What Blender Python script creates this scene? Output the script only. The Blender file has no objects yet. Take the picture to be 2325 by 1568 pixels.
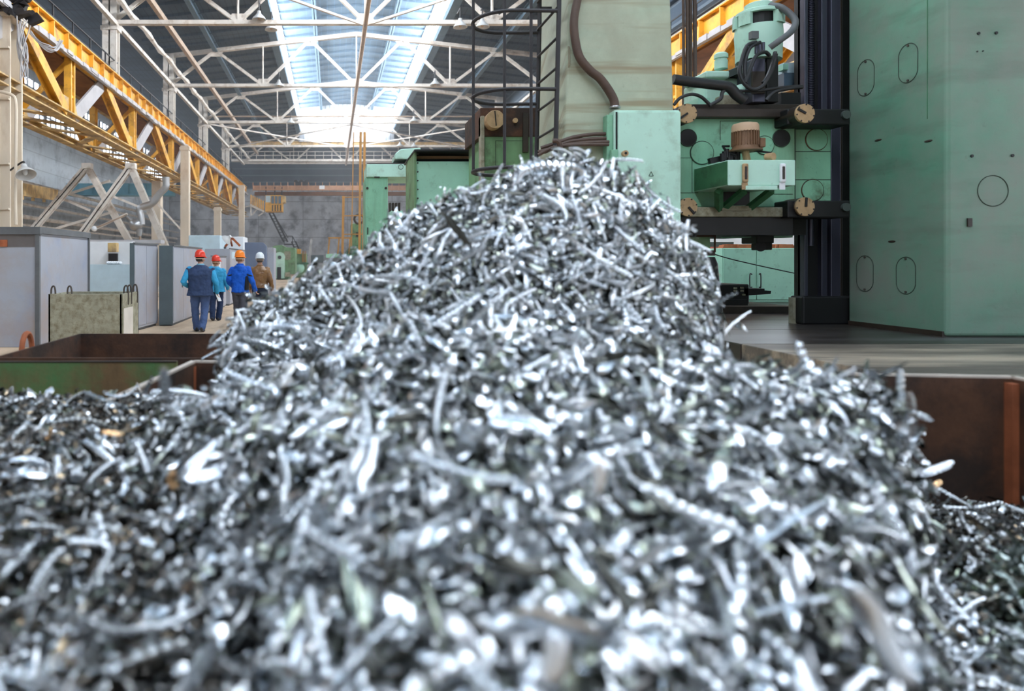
import bpy, math, random
import numpy as np
from mathutils import Vector, Matrix

# ------------------------------------------------------------------ camera, world, light, exposure
SC = bpy.context.scene
COL = SC.collection
RND = random.Random(11)
EYE, F, VX, VY = 1.6, 1550.0, 755.0, 593.0      # eye height, focal length and vanishing point for the 2325 x 1568 frame
cam_d = bpy.data.cameras.new('camera')
cam_d.sensor_width = 36.0
cam_d.lens = 36.0 * F / 2325.0
cam_d.shift_x = (1162.5 - VX) / 2325.0
cam_d.shift_y = -(784.0 - VY) / 2325.0
cam_d.clip_start, cam_d.clip_end = 0.05, 300
cam_d.dof.use_dof = True
cam_d.dof.focus_distance = 11.0
cam_d.dof.aperture_fstop = (cam_d.lens / 1000.0) / 0.019
cam_d.dof.aperture_blades = 0
cam = bpy.data.objects.new('camera', cam_d)
cam.location = (0, 0, EYE)
cam.rotation_euler = (math.pi / 2, 0, 0)
COL.objects.link(cam)
SC.camera = cam
SC.view_settings.view_transform = 'Standard'
SC.view_settings.look = 'None'
SC.view_settings.exposure = 0.64
SC.view_settings.gamma = 1.0
SC.cycles.use_denoising = True
SC.cycles.max_bounces = 6
SC.cycles.diffuse_bounces = 3
SC.cycles.glossy_bounces = 2
SC.cycles.caustics_reflective = False
SC.cycles.caustics_refractive = False
W = bpy.data.worlds.new('daylight')
SC.world = W
W.use_nodes = True
W.node_tree.nodes['Background'].inputs[0].default_value = (0.95, 0.98, 1.0, 1)
W.node_tree.nodes['Background'].inputs[1].default_value = 0.33
GLASS_LIGHT = 25.0       # brightness of the daylit roof glazing
SIDE_LIGHT = 4.0        # brightness of the daylit side windows


def P(px, py, d):
    return Vector(((px - VX) / F * d, d, EYE - (py - VY) / F * d))


# ------------------------------------------------------------------ materials
def lin(c):
    out = []
    for v in c[:3]:
        v /= 255.0
        out.append(v / 12.92 if v <= 0.04045 else ((v + 0.055) / 1.055) ** 2.4)
    return (*out, 1.0)


def mat(name, col, rough=0.6, metal=0.0, var=0.22, scale=2.0, dirt=None, thr=0.56, dscale=3.0, soft=0.1,
        streak=None, bump=0.0, bscale=30.0, stretch=(1, 1, 1), lines=None, spec=0.5, fine=0.0, streak2=None):
    m = bpy.data.materials.new(name)
    m.use_nodes = True
    nt = m.node_tree
    N, L = nt.nodes, nt.links
    b = N['Principled BSDF']
    b.inputs['Roughness'].default_value = rough
    b.inputs['Metallic'].default_value = metal
    b.inputs['Specular IOR Level'].default_value = spec
    tc = N.new('ShaderNodeTexCoord')
    mp = N.new('ShaderNodeMapping')
    mp.inputs['Scale'].default_value = stretch
    L.new(tc.outputs['Object'], mp.inputs[0])

    def noise(sc, src=None, det=5, rgh=0.6):
        n = N.new('ShaderNodeTexNoise')
        n.inputs['Scale'].default_value = sc
        n.inputs['Detail'].default_value = det
        n.inputs['Roughness'].default_value = rgh
        L.new(src or mp.outputs[0], n.inputs['Vector'])
        return n.outputs['Fac']

    def mrange(src, a, c, lo=0.0, hi=1.0):
        r = N.new('ShaderNodeMapRange')
        r.inputs['From Min'].default_value = a
        r.inputs['From Max'].default_value = c
        r.inputs['To Min'].default_value = lo
        r.inputs['To Max'].default_value = hi
        L.new(src, r.inputs['Value'])
        return r.outputs[0]

    def mix(fac, a, c):
        x = N.new('ShaderNodeMix')
        x.data_type = 'RGBA'
        L.new(fac, x.inputs['Factor'])
        for sock, v in ((x.inputs['A'], a), (x.inputs['B'], c)):
            if isinstance(v, tuple):
                sock.default_value = v
            else:
                L.new(v, sock)
        return x.outputs['Result']

    c = lin(col)
    lo = tuple(v * (1 - var) for v in c[:3]) + (1,)
    hi = tuple(min(1, v * (1 + var)) for v in c[:3]) + (1,)
    out = mix(mrange(noise(scale), 0.3, 0.7), lo, hi)
    if fine:
        out = mix(mrange(noise(scale * 14), 0.62, 0.72, 0, fine), out, tuple(v * 0.35 for v in c[:3]) + (1,))
    if streak:
        ms = N.new('ShaderNodeMapping')
        ms.inputs['Scale'].default_value = streak[1]
        L.new(tc.outputs['Object'], ms.inputs[0])
        out = mix(mrange(noise(streak[2], ms.outputs[0]), 0.5, 0.72, 0, streak[3]), out, lin(streak[0]))
    if streak2:
        ms = N.new('ShaderNodeMapping')
        ms.inputs['Rotation'].default_value = streak2[4]
        ms.inputs['Scale'].default_value = streak2[1]
        ms.vector_type = 'TEXTURE'
        L.new(tc.outputs['Object'], ms.inputs[0])
        out = mix(mrange(noise(streak2[2], ms.outputs[0], 3), 0.56, 0.7, 0, streak2[3]), out, lin(streak2[0]))
    if dirt:
        out = mix(mrange(noise(dscale, det=8, rgh=0.65), thr - soft, thr + soft), out, lin(dirt))
    if lines:
        # seams, and on corrugated sheet rib shade put into the colour: (axis index, period, width, colour, strength)
        for ax, per, wd, lc, st in lines:
            sp = N.new('ShaderNodeSeparateXYZ')
            L.new(tc.outputs['Object'], sp.inputs[0])
            dv = N.new('ShaderNodeMath'); dv.operation = 'DIVIDE'
            L.new(sp.outputs[ax], dv.inputs[0]); dv.inputs[1].default_value = per
            fr = N.new('ShaderNodeMath'); fr.operation = 'FRACT'
            L.new(dv.outputs[0], fr.inputs[0])
            lt = N.new('ShaderNodeMath'); lt.operation = 'LESS_THAN'
            L.new(fr.outputs[0], lt.inputs[0]); lt.inputs[1].default_value = wd
            ml = N.new('ShaderNodeMath'); ml.operation = 'MULTIPLY'
            L.new(lt.outputs[0], ml.inputs[0]); ml.inputs[1].default_value = st
            out = mix(ml.outputs[0], out, lin(lc))
    L.new(out, b.inputs['Base Color'])
    if bump:
        bp = N.new('ShaderNodeBump')
        bp.inputs['Strength'].default_value = bump
        bp.inputs['Distance'].default_value = 0.02
        L.new(noise(bscale), bp.inputs['Height'])
        L.new(bp.outputs[0], b.inputs['Normal'])
    return m


def glow(name, col, strength):
    m = bpy.data.materials.new(name)
    m.use_nodes = True
    nt = m.node_tree
    nt.nodes.remove(nt.nodes['Principled BSDF'])
    e = nt.nodes.new('ShaderNodeEmission')
    e.inputs[0].default_value = lin(col)
    e.inputs[1].default_value = strength
    nt.links.new(e.outputs[0], nt.nodes['Material Output'].inputs[0])
    return m


M = {}
M['floor'] = mat('floor_concrete', (204, 178, 150), 0.75, var=0.25, scale=0.5, dirt=(150, 124, 98), thr=0.6, dscale=0.7, stretch=(1, .35, 1))
M['concrete'] = mat('concrete_panels', (192, 194, 198), 0.9, var=0.28, scale=0.5, dirt=(104, 104, 110), thr=0.58, dscale=0.6, bump=0.3, bscale=6,
                    lines=[(2, 2.4, .03, (96, 98, 104), .8), (0, 6.0, .01, (92, 94, 100), .8)])
M['pale_wall'] = mat('pale_wall', (190, 198, 204), 0.9, var=0.2, scale=0.5, dirt=(120, 125, 132), thr=0.56, dscale=0.5,
                     lines=[(2, 1.2, .05, (140, 146, 152), .7)])
M['roof'] = mat('roof_deck', (66, 80, 94), 0.85, var=0.3, scale=0.35, lines=[(0, .35, .16, (48, 60, 72), .6), (1, 3.0, .03, (40, 50, 60), .8)])
M['roof_light'] = mat('lantern_deck', (76, 96, 112), 0.8, var=0.2, scale=0.4, lines=[(0, .5, .12, (84, 112, 134), .6), (1, 3.0, .03, (70, 98, 120), .8)])
M['roof_brown'] = mat('bay_roof', (84, 68, 58), 0.9, var=0.3, scale=0.4, lines=[(1, 3.0, .06, (56, 46, 40), .8)])
M['corrugated_dark'] = mat('corrugated_dark', (70, 84, 98), 0.8, var=0.25, scale=0.4, lines=[(2, .9, .15, (120, 132, 142), .6)])  # flat sheet; paler stripes paint the light on its ribs
M['corrugated_white'] = mat('corrugated_white', (176, 182, 188), 0.7, var=0.08, lines=[(0, .5, .3, (120, 128, 138), .7)])  # flat sheet; darker stripes paint the shade between its ribs
M['steel_white'] = mat('white_steel', (214, 206, 196), 0.6, var=0.14, scale=1.5, dirt=(160, 140, 120), thr=0.62, dscale=2.0)
M['steel_blue'] = mat('blue_steel', (84, 108, 124), 0.6, var=0.15)
M['steel_tan'] = mat('tan_steel', (168, 146, 126), 0.7, var=0.2)
M['yellow'] = mat('yellow_paint', (228, 168, 58), 0.5, var=0.2, scale=1.2, dirt=(150, 106, 50), thr=0.6, dscale=1.6)
M['yellow_dirty'] = mat('faded_yellow', (214, 180, 118), 0.6, var=0.25, scale=1.0, dirt=(150, 124, 92), thr=0.52, dscale=1.5)
M['plate_grey'] = mat('grey_brace_plate', (176, 172, 172), 0.6, var=0.12)
M['brown_deck'] = mat('brown_deck', (128, 84, 50), 0.8, var=0.3, scale=1.5)
M['cream_post'] = mat('cream_post', (214, 200, 180), 0.75, var=0.12, scale=0.8, dirt=(176, 150, 124), thr=0.6, dscale=.8, stretch=(1, 1, .4))
M['dark_iron'] = mat('dark_iron', (52, 50, 52), 0.55, metal=0.3, var=0.3)
M['bolt_iron'] = mat('bolt_iron', (84, 76, 70), 0.5, metal=0.5, var=0.3)
M['rail_black'] = mat('black_rail', (40, 38, 40), 0.5, var=0.2)
M['rust'] = mat('rusty_plate', (84, 54, 36), 0.8, var=0.35, scale=3, dirt=(48, 34, 26), thr=0.5, dscale=2.4, streak=((118, 66, 38), (1, 1, .2), 4, .5), bump=.2)
M['rust_green'] = mat('rusty_green_plate', (128, 100, 66), 0.8, var=0.3, scale=3, dirt=(88, 132, 78), thr=0.51, dscale=1.6, streak=((70, 52, 36), (1, 1, .15), 5, .6), bump=.2)
M['rust_light'] = mat('bare_rim', (196, 184, 172), 0.5, var=0.2, scale=5)
M['rust_orange'] = mat('orange_rust', (164, 92, 58), 0.8, var=0.25, scale=6)
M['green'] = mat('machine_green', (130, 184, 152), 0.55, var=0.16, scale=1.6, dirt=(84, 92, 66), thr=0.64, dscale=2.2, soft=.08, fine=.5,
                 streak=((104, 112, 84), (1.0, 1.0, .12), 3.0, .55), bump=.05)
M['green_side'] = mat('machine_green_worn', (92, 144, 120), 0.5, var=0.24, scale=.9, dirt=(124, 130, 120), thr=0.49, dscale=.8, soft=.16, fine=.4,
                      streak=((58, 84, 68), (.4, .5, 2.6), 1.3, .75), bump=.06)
M['green_grey'] = mat('machine_grey_green', (178, 188, 164), 0.5, var=0.14, scale=1.4, dirt=(150, 148, 128), thr=0.58, dscale=.9, soft=.16,
                      streak=((166, 200, 176), (1.4, 1.4, 4.0), 1.0, .4), bump=.05, fine=.25,
                      streak2=((136, 112, 78), (2.4, 1.2, .13), 1.0, .75, (math.radians(-38), 0, 0)))
M['green_pale'] = mat('pale_mint', (184, 222, 204), 0.5, var=0.1, scale=1.2, dirt=(140, 160, 140), thr=0.62, dscale=1.6, bump=.04, fine=.3)
M['mint'] = mat('mint_paint', (166, 218, 194), 0.55, var=0.1, scale=1.5, dirt=(110, 140, 116), thr=0.66, dscale=2, fine=.3)
M['green_dark'] = mat('deep_green', (66, 120, 84), 0.55, var=0.25, scale=2.5, dirt=(50, 74, 52), thr=0.58, dscale=3)
M['green_mould'] = mat('streaked_green', (112, 150, 108), 0.6, var=0.22, scale=1.6, dirt=(70, 66, 44), thr=0.6, dscale=2, streak=((80, 96, 66), (1, 1, .15), 4, .6))
M['groove'] = mat('groove_line', (44, 56, 46), 0.8)
M['disc'] = mat('tan_disc', (176, 146, 108), 0.7, var=0.16, scale=9, dirt=(120, 92, 64), thr=0.64, dscale=12)
M['black'] = mat('oil_shade_black', (20, 20, 21), 0.5, var=0.4, spec=.4)  # for oily parts; also stands in for shade under the cross rail
M['oily'] = mat('oily_brown', (48, 38, 30), 0.5, var=0.4, scale=4)
M['guide'] = mat('guideway_steel', (84, 84, 98), 0.35, metal=0.7, var=0.25, scale=2, stretch=(1, 1, .2))
M['cable'] = mat('rubber_cable', (82, 64, 54), 0.6, var=0.2, scale=8)
M['cable_black'] = mat('black_hose', (34, 34, 36), 0.45, var=0.3)
M['motor'] = mat('rusty_motor', (120, 88, 62), 0.6, var=0.3, scale=5)
M['motor_cap'] = mat('tan_motor_cap', (196, 164, 134), 0.6, var=0.15)
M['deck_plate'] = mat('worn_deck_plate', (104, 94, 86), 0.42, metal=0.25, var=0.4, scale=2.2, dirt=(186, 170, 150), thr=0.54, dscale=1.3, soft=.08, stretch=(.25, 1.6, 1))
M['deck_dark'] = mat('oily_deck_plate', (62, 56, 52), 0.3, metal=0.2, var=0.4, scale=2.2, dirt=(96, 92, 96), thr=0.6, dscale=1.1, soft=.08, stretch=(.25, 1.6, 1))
M['deck_side'] = mat('deck_side', (62, 72, 68), 0.6, var=0.25)
M['cab_grey'] = mat('grey_cabinet', (166, 170, 180), 0.5, var=0.08, scale=.7, dirt=(164, 152, 146), thr=0.55, dscale=.8, soft=.12, streak=((118, 140, 184), (1, 1, 1), .9, .5), fine=.12)
M['cab_edge'] = mat('cabinet_edge', (98, 100, 102), 0.6)
M['cab_dark'] = mat('dark_cabinet', (88, 100, 104), 0.6, var=0.15)
M['cab_head'] = mat('taupe_header', (104, 98, 96), 0.7, var=0.12)
M['corrugated_grey'] = mat('corrugated_screen', (134, 146, 170), 0.5, var=0.1)
M['blue_pale'] = mat('pale_blue_box', (186, 206, 214), 0.6, var=0.1)
M['blue_crane'] = mat('light_blue_girder', (112, 170, 190), 0.6, var=0.15)
M['mossy'] = mat('mossy_tub', (154, 150, 130), 0.85, var=0.2, scale=4, dirt=(122, 114, 92), thr=0.55, dscale=9, bump=.3)
M['white'] = mat('white_panel', (226, 228, 230), 0.6, var=0.06)
M['orange_beam'] = mat('orange_beam', (182, 138, 106), 0.7, var=0.2)
M['scaffold'] = mat('ochre_scaffold', (176, 128, 62), 0.7, var=0.2)
M['red'] = mat('faded_red', (176, 92, 76), 0.6, var=0.15)
M['alu'] = mat('aluminium', (176, 176, 176), 0.35, metal=0.8, var=0.12)
M['cardboard'] = mat('cardboard', (196, 158, 120), 0.8, var=0.2)
M['lamp_out'] = mat('enamel_reflector', (196, 196, 194), 0.4, var=0.15)
M['glass_dark'] = mat('cab_window', (92, 112, 128), 0.15, var=0.1)
M['skylight'] = glow('daylit_glazing', (240, 247, 255), GLASS_LIGHT)
M['sidelight'] = glow('daylit_side_glazing', (232, 242, 255), SIDE_LIGHT)


# ------------------------------------------------------------------ mesh building
class MB:
    def __init__(self):
        self.v, self.f, self.mi, self.cur = [], [], [], 0

    def add(self, vs, fs):
        o = len(self.v)
        self.v += [Vector(p) for p in vs]
        for f in fs:
            self.f.append([o + i for i in f])
            self.mi.append(self.cur)
        return self

    def box(self, x0, x1, y0, y1, z0, z1):
        return self.add([(x0, y0, z0), (x1, y0, z0), (x1, y1, z0), (x0, y1, z0), (x0, y0, z1), (x1, y0, z1), (x1, y1, z1), (x0, y1, z1)],
                        [(0, 3, 2, 1), (4, 5, 6, 7), (0, 1, 5, 4), (1, 2, 6, 5), (2, 3, 7, 6), (3, 0, 4, 7)])

    def pbox(self, xa, ya, xb, yb, d, depth):
        """front face given by a rectangle measured at distance d; depth = real thickness going away"""
        a, b = P(xa, ya, d), P(xb, yb, d)
        return self.box(min(a.x, b.x), max(a.x, b.x), d, d + depth, min(a.z, b.z), max(a.z, b.z))

    def obox(self, c, ax, ay, az):
        c, ax, ay, az = Vector(c), Vector(ax), Vector(ay), Vector(az)
        vs = [c + sx * ax + sy * ay + sz * az for sz in (-1, 1) for sx, sy in ((-1, -1), (1, -1), (1, 1), (-1, 1))]
        return self.add(vs, [(0, 3, 2, 1), (4, 5, 6, 7), (0, 1, 5, 4), (1, 2, 6, 5), (2, 3, 7, 6), (3, 0, 4, 7)])

    def bar(self, p, q, w, h, up=(0, 0, 1)):
        p, q, up = Vector(p), Vector(q), Vector(up)
        t = (q - p)
        L = t.length
        t.normalize()
        if abs(t.dot(up)) > 0.98:
            up = Vector((0, 1, 0))
        s = t.cross(up).normalized()
        u = s.cross(t).normalized()
        return self.obox((p + q) / 2, s * w / 2, t * L / 2, u * h / 2)

    def ibeam(self, p, q, w, h, t=0.03, up=(0, 0, 1)):
        p, q, up = Vector(p), Vector(q), Vector(up)
        d = (q - p).normalized()
        if abs(d.dot(up)) > 0.98:
            up = Vector((0, 1, 0))
        s = d.cross(up).normalized()
        u = s.cross(d).normalized()
        self.bar(p, q, t, h, up)
        for k in (-1, 1):
            o = u * (h / 2 - t / 2) * k
            self.bar(p + o, q + o, w, t, up)
        return self

    def tube(self, pts, r, n=8, closed=False, flat=1.0):
        pts = [Vector(p) for p in pts]
        m = len(pts)
        rs = r if isinstance(r, (list, tuple)) else [r] * m
        prev = None
        vs = []
        for i, p in enumerate(pts):
            a = pts[(i - 1) % m] if (i > 0 or closed) else p
            b = pts[(i + 1) % m] if (i < m - 1 or closed) else p
            t = (b - a).normalized()
            if prev is None:
                ref = Vector((0, 0, 1)) if abs(t.z) < 0.9 else Vector((1, 0, 0))
                s = t.cross(ref).normalized()
            else:
                s = (prev - t * prev.dot(t))
                s = s.normalized() if s.length > 1e-6 else t.orthogonal().normalized()
            prev = s
            u = t.cross(s).normalized()
            for k in range(n):
                an = 2 * math.pi * k / n
                vs.append(p + s * math.cos(an) * rs[i] + u * math.sin(an) * rs[i] * flat)
        fs = []
        for i in range(m if closed else m - 1):
            j = (i + 1) % m
            for k in range(n):
                l = (k + 1) % n
                fs.append((i * n + k, i * n + l, j * n + l, j * n + k))
        if not closed:
            fs.append(tuple(range(n - 1, -1, -1)))
            fs.append(tuple((m - 1) * n + k for k in range(n)))
        return self.add(vs, fs)

    def cyl(self, p, q, r, n=20, r2=None):
        return self.tube([p, q], [r, r if r2 is None else r2], n)

    def ring(self, c, R, r, axis=(0, 0, 1), n=28, k=8, a0=0, a1=2 * math.pi):
        axis = Vector(axis).normalized()
        s = axis.orthogonal().normalized()
        if abs(axis.z) > 0.99:
            s = Vector((1, 0, 0))
        u = axis.cross(s)
        full = abs(a1 - a0 - 2 * math.pi) < 1e-6
        m = n if full else n + 1
        pts = [Vector(c) + s * math.cos(a0 + (a1 - a0) * i / n) * R + u * math.sin(a0 + (a1 - a0) * i / n) * R for i in range(m)]
        return self.tube(pts, r, k, closed=full)

    def lathe(self, prof, origin=(0, 0, 0), axis=(0, 0, 1), n=24):
        axis = Vector(axis).normalized()
        s = Vector((1, 0, 0)) if abs(axis.x) < 0.9 else Vector((0, 1, 0))
        s = (s - axis * s.dot(axis)).normalized()
        u = axis.cross(s)
        vs, fs = [], []
        for r, z in prof:
            for k in range(n):
                an = 2 * math.pi * k / n
                vs.append(Vector(origin) + axis * z + (s * math.cos(an) + u * math.sin(an)) * max(r, 1e-4))
        for i in range(len(prof) - 1):
            for k in range(n):
                l = (k + 1) % n
                fs.append((i * n + k, i * n + l, (i + 1) * n + l, (i + 1) * n + k))
        fs.append(tuple(range(n - 1, -1, -1)))
        fs.append(tuple((len(prof) - 1) * n + k for k in range(n)))
        return self.add(vs, fs)

    def ell(self, c, rx, ry, rz, n=16, m=10):
        vs, fs = [], []
        c = Vector(c)
        for i in range(m + 1):
            th = math.pi * (0.001 + 0.998 * i / m)
            for k in range(n):
                an = 2 * math.pi * k / n
                vs.append(c + Vector((rx * math.sin(th) * math.cos(an), ry * math.sin(th) * math.sin(an), -rz * math.cos(th))))
        for i in range(m):
            for k in range(n):
                l = (k + 1) % n
                fs.append((i * n + k, i * n + l, (i + 1) * n + l, (i + 1) * n + k))
        fs.append(tuple(range(n - 1, -1, -1)))
        fs.append(tuple(m * n + k for k in range(n)))
        return self.add(vs, fs)

    def loft(self, secs, n=20):
        vs, fs = [], []
        for cx, cy, z, rx, ry in secs:
            for k in range(n):
                an = 2 * math.pi * k / n
                c, s = math.cos(an), math.sin(an)
                e = 0.8
                vs.append((cx + rx * math.copysign(abs(c) ** e, c), cy + ry * math.copysign(abs(s) ** e, s), z))
        for i in range(len(secs) - 1):
            for k in range(n):
                l = (k + 1) % n
                fs.append((i * n + k, i * n + l, (i + 1) * n + l, (i + 1) * n + k))
        fs.append(tuple(range(n - 1, -1, -1)))
        fs.append(tuple((len(secs) - 1) * n + k for k in range(n)))
        return self.add(vs, fs)

    def prism(self, poly, vec):
        poly = [Vector(p) for p in poly]
        vec = Vector(vec)
        n = len(poly)
        return self.add(poly + [p + vec for p in poly],
                        [tuple(range(n)), tuple(range(2 * n - 1, n - 1, -1))] + [(i, (i + 1) % n + 0, (i + 1) % n + n, i + n)[::-1] for i in range(n)])

    def xform(self, fn):
        self.v = [Vector(fn(p)) for p in self.v]
        return self

    def build(self, name, m, parent=None, smooth=False, bevel=0.0, loc=None, seg=2):
        me = bpy.data.meshes.new(name)
        if parent is not None:
            o = WL[parent.name]
        elif loc is not None:
            o = Vector(loc)
        else:
            xs, ys, zs = zip(*self.v)
            o = Vector(((min(xs) + max(xs)) / 2, (min(ys) + max(ys)) / 2, min(zs)))
        me.from_pydata([p - o for p in self.v], [], self.f)
        for mm in (m if isinstance(m, (list, tuple)) else [m]):
            me.materials.append(mm)
        me.polygons.foreach_set('material_index', self.mi)
        if smooth:
            me.polygons.foreach_set('use_smooth', [True] * len(me.polygons))
            me.set_sharp_from_angle(angle=math.radians(42))
        me.update()
        ob = bpy.data.objects.new(name, me)
        COL.objects.link(ob)
        if parent is not None:
            ob.parent = parent
        else:
            ob.location = o
        WL[ob.name] = o
        if bevel:
            md = ob.modifiers.new('edge', 'BEVEL')
            md.width = bevel
            md.segments = seg
            md.limit_method = 'ANGLE'
        return ob


WL = {}


def tag(o, label, cat, group=None, kind=None):
    o['label'] = label
    o['category'] = cat
    if group:
        o['group'] = group
    if kind:
        o['kind'] = kind
    return o


def thing(name, label, cat, loc, group=None):
    o = bpy.data.objects.new(name, None)
    o.empty_display_size = 0.1
    COL.objects.link(o)
    o.location = loc
    WL[o.name] = Vector(loc)
    return tag(o, label, cat, group)


def struct(name, mb, m, **k):
    o = mb.build(name, m, **k)
    o['kind'] = 'structure'
    return o


def copy_tree(o, parent=None, loc=None, label=None):
    c = o.copy()
    COL.objects.link(c)
    if parent is not None:
        c.parent = parent
    if loc is not None:
        c.location = loc
    if label:
        c['label'] = label
    for ch in list(o.children):
        copy_tree(ch, c)
    return c


def smoothcurve(pts, k=6):
    """Catmull-Rom through the points"""
    pts = [Vector(p) for p in pts]
    out = []
    n = len(pts)
    for i in range(n - 1):
        p0, p1, p2, p3 = pts[max(i - 1, 0)], pts[i], pts[i + 1], pts[min(i + 2, n - 1)]
        for j in range(k):
            t = j / k
            out.append(0.5 * ((2 * p1) + (p2 - p0) * t + (2 * p0 - 5 * p1 + 4 * p2 - p3) * t * t + (3 * p1 - p0 - 3 * p2 + p3) * t ** 3))
    out.append(pts[-1])
    return out
# ------------------------------------------------------------------ the hall
MID = 1.6                       # X of the hall's ridge line
HB = 13.33                      # height of the truss bottom chords
TRUSS_Y = [21.6, 33.6, 45.6, 57.6, 69.6, 81.6]
XL, XR = -10.9, 14.1            # column lines
LXL, LXR = -3.9, 7.1            # roof lantern walls


def roof_z(x):
    return 17.15 - 0.115 * abs(x - MID)


struct('floor', MB().box(-26, 30, -40, 93, -0.3, 0), M['floor'])
struct('wall_back', MB().box(-26, 30, 92, 92.5, 0, 11.3), M['concrete'])
struct('wall_back_upper', MB().box(-26, 30, 92, 92.4, 11.3, 17.2), M['corrugated_dark'])
struct('wall_left', MB().box(-22.4, -22, -40, 92, 0, 15.6), M['pale_wall'])
struct('wall_right_upper', MB().box(14.9, 15.2, -40, 92, 11.8, 15.7), M['corrugated_dark'])
struct('wall_right', MB().box(27, 27.4, -40, 92, 0, 11.8), M['pale_wall'])
r = MB()
for xa, xb in ((-12.0, LXL), (15.2, LXR)):
    za, zb = roof_z(xa), roof_z(xb)
    r.add([(xa, -40, za), (xb, -40, zb), (xb, 92, zb), (xa, 92, za), (xa, -40, za + .2), (xb, -40, zb + .2), (xb, 92, zb + .2), (xa, 92, za + .2)],
          [(0, 3, 2, 1), (4, 5, 6, 7), (0, 1, 5, 4), (1, 2, 6, 5), (2, 3, 7, 6), (3, 0, 4, 7)])
    y = 22.0
    while y < 92:
        r.bar((xa, y, za - .08), (xb, y, zb - .08), .1, .16)
        y += 1.75
r.box(LXL, LXR, 79, 92, roof_z(LXL) - .0, roof_z(LXL) + .2)
struct('ceiling', r, M['roof'])
r = MB()
for xa, za, xb, zb in ((LXL - .6, 19.15, MID, 19.8), (MID, 19.8, LXR + .6, 19.15)):
    r.add([(xa, -40, za), (xb, -40, zb), (xb, 79, zb), (xa, 79, za), (xa, -40, za + .15), (xb, -40, zb + .15), (xb, 79, zb + .15), (xa, 79, za + .15)],
          [(0, 3, 2, 1), (4, 5, 6, 7), (0, 1, 5, 4), (1, 2, 6, 5), (2, 3, 7, 6), (3, 0, 4, 7)])
    y = 22.0
    while y < 78:
        r.bar((xa, y, za - .08), (xb, y, zb - .08), .1, .16)
        y += 1.75
struct('ceiling_lantern', r, M['roof_light'])
struct('wall_lantern_end', MB().box(LXL, LXR, 78.7, 78.9, 15.3, 19.7), M['corrugated_white'])
struct('ceiling_left_bay', MB().box(-22.4, -12, -40, 92, 15.6, 15.8), M['roof'])
struct('ceiling_right_bay', MB().box(15.2, 27.4, -40, 92, 11.8, 12.0), M['roof_brown'])
# glazing of the lantern, with frames
for n, x in ((1, LXL), (2, LXR)):
    w = struct('window_%d' % n, MB().box(x - .03, x + .03, -40, 78.7, 16.75, 19.1), M['skylight'])
    fr = MB()
    s = .07 if x < MID else -.07
    y = 20.0
    while y < 78.6:
        fr.bar((x + s, y, 16.7), (x + s, y, 19.15), .12, .09)
        y += 1.5
    for z in (16.75, 17.9, 19.1):
        fr.bar((x + s, 20, z), (x + s, 78.6, z), .07, .1)
    f = fr.build('window_frame', M['steel_white'], w)
    f['kind'] = 'structure'
    struct('trim_%d' % n, MB().box(x - .25, x + .25, -40, 79, 16.3, 16.72), M['steel_blue'])
# side windows of the two outer bays
for n, x, y0, y1, z0, z1 in ((3, -21.97, -30, 88, 11.8, 14.8), (4, 26.97, -30, 88, 3.4, 10.6)):
    w = struct('window_%d' % n, MB().box(x - .02, x + .02, y0, y1, z0, z1), M['sidelight'])
    fr = MB()
    s = .07 if x < 0 else -.07
    y = y0
    while y <= y1:
        fr.bar((x + s, y, z0), (x + s, y, z1), .1, .1 if int(y) % 4 else .5)
        y += 1.0
    z = z0
    while z <= z1:
        fr.bar((x + s, y0, z), (x + s, y1, z), .1, .1)
        z += .8
    f = fr.build('window_frame', M['cab_edge'], w)
    f['kind'] = 'structure'
# long purlins under the roof slopes
for i, x in enumerate((-7.8, 11.0)):
    struct('trim_%d' % (3 + i), MB().ibeam((x, -6, roof_z(x) - .3), (x, 92, roof_z(x) - .3), .3, .45, .06), M['steel_blue'])
for i, x in enumerate((-1.3, 4.5)):
    struct('trim_%d' % (5 + i), MB().ibeam((x, -6, 19.2), (x, 78.6, 19.2), .3, .4, .06), M['steel_blue'])

# ---- roof trusses
BN = [XL, -4.65, MID, 7.85, XR]
TN = [-7.8, -1.5, 4.7, 11.0]


def topz(x):
    return 17.0 - 0.115 * abs(x - MID) - .25


def double_bar(mb, p, q, w=.09, gap=.12, h=.16, up=(0, 1, 0)):
    for k in (-1, 1):
        o = Vector((0, gap / 2 + w / 2, 0)) * k
        mb.bar(Vector(p) + o, Vector(q) + o, w, h, (0, 0, 1))


ORD = ['nearest', 'second', 'third', 'fourth', 'fifth', 'farthest']


def make_truss(y):
    t = thing('roof_truss', '', 'roof truss', (MID, y, HB), 'white roof trusses across the hall')
    b = MB(); double_bar(b, (XL, y, HB), (XR, y, HB), .11, .08, .2); b.build('bottom_chord', M['steel_white'], t)
    for xa, xb in ((XL, MID), (MID, XR)):
        b = MB(); double_bar(b, (xa, y, topz(xa)), (xb, y, topz(xb)), .12, .08, .24); b.build('top_chord', M['steel_white'], t)
    for x in BN:
        b = MB(); double_bar(b, (x, y, HB), (x, y, topz(x)), .07, .06, .12); b.build('post', M['steel_white'], t)
    for i, x in enumerate(TN):
        for bx in (BN[i], BN[i + 1]):
            b = MB(); double_bar(b, (bx, y, HB), (x, y, topz(x)), .08, .07, .17); b.build('diagonal', M['steel_white'], t)
    for x in BN[1:-1]:
        b = MB(); b.prism([(x - .55, y - .03, HB - .1), (x + .55, y - .03, HB - .1), (x + .3, y - .03, HB + .45), (x - .3, y - .03, HB + .45)], (0, .06, 0))
        b.build('gusset_plate', M['steel_white'], t)
    for x in TN:
        z = topz(x)
        b = MB(); b.prism([(x - .6, y - .03, z + .1), (x + .6, y - .03, z + .1), (x + .3, y - .03, z - .4), (x - .3, y - .03, z - .4)], (0, .06, 0))
        b.build('gusset_plate', M['steel_white'], t)
    return t


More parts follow.
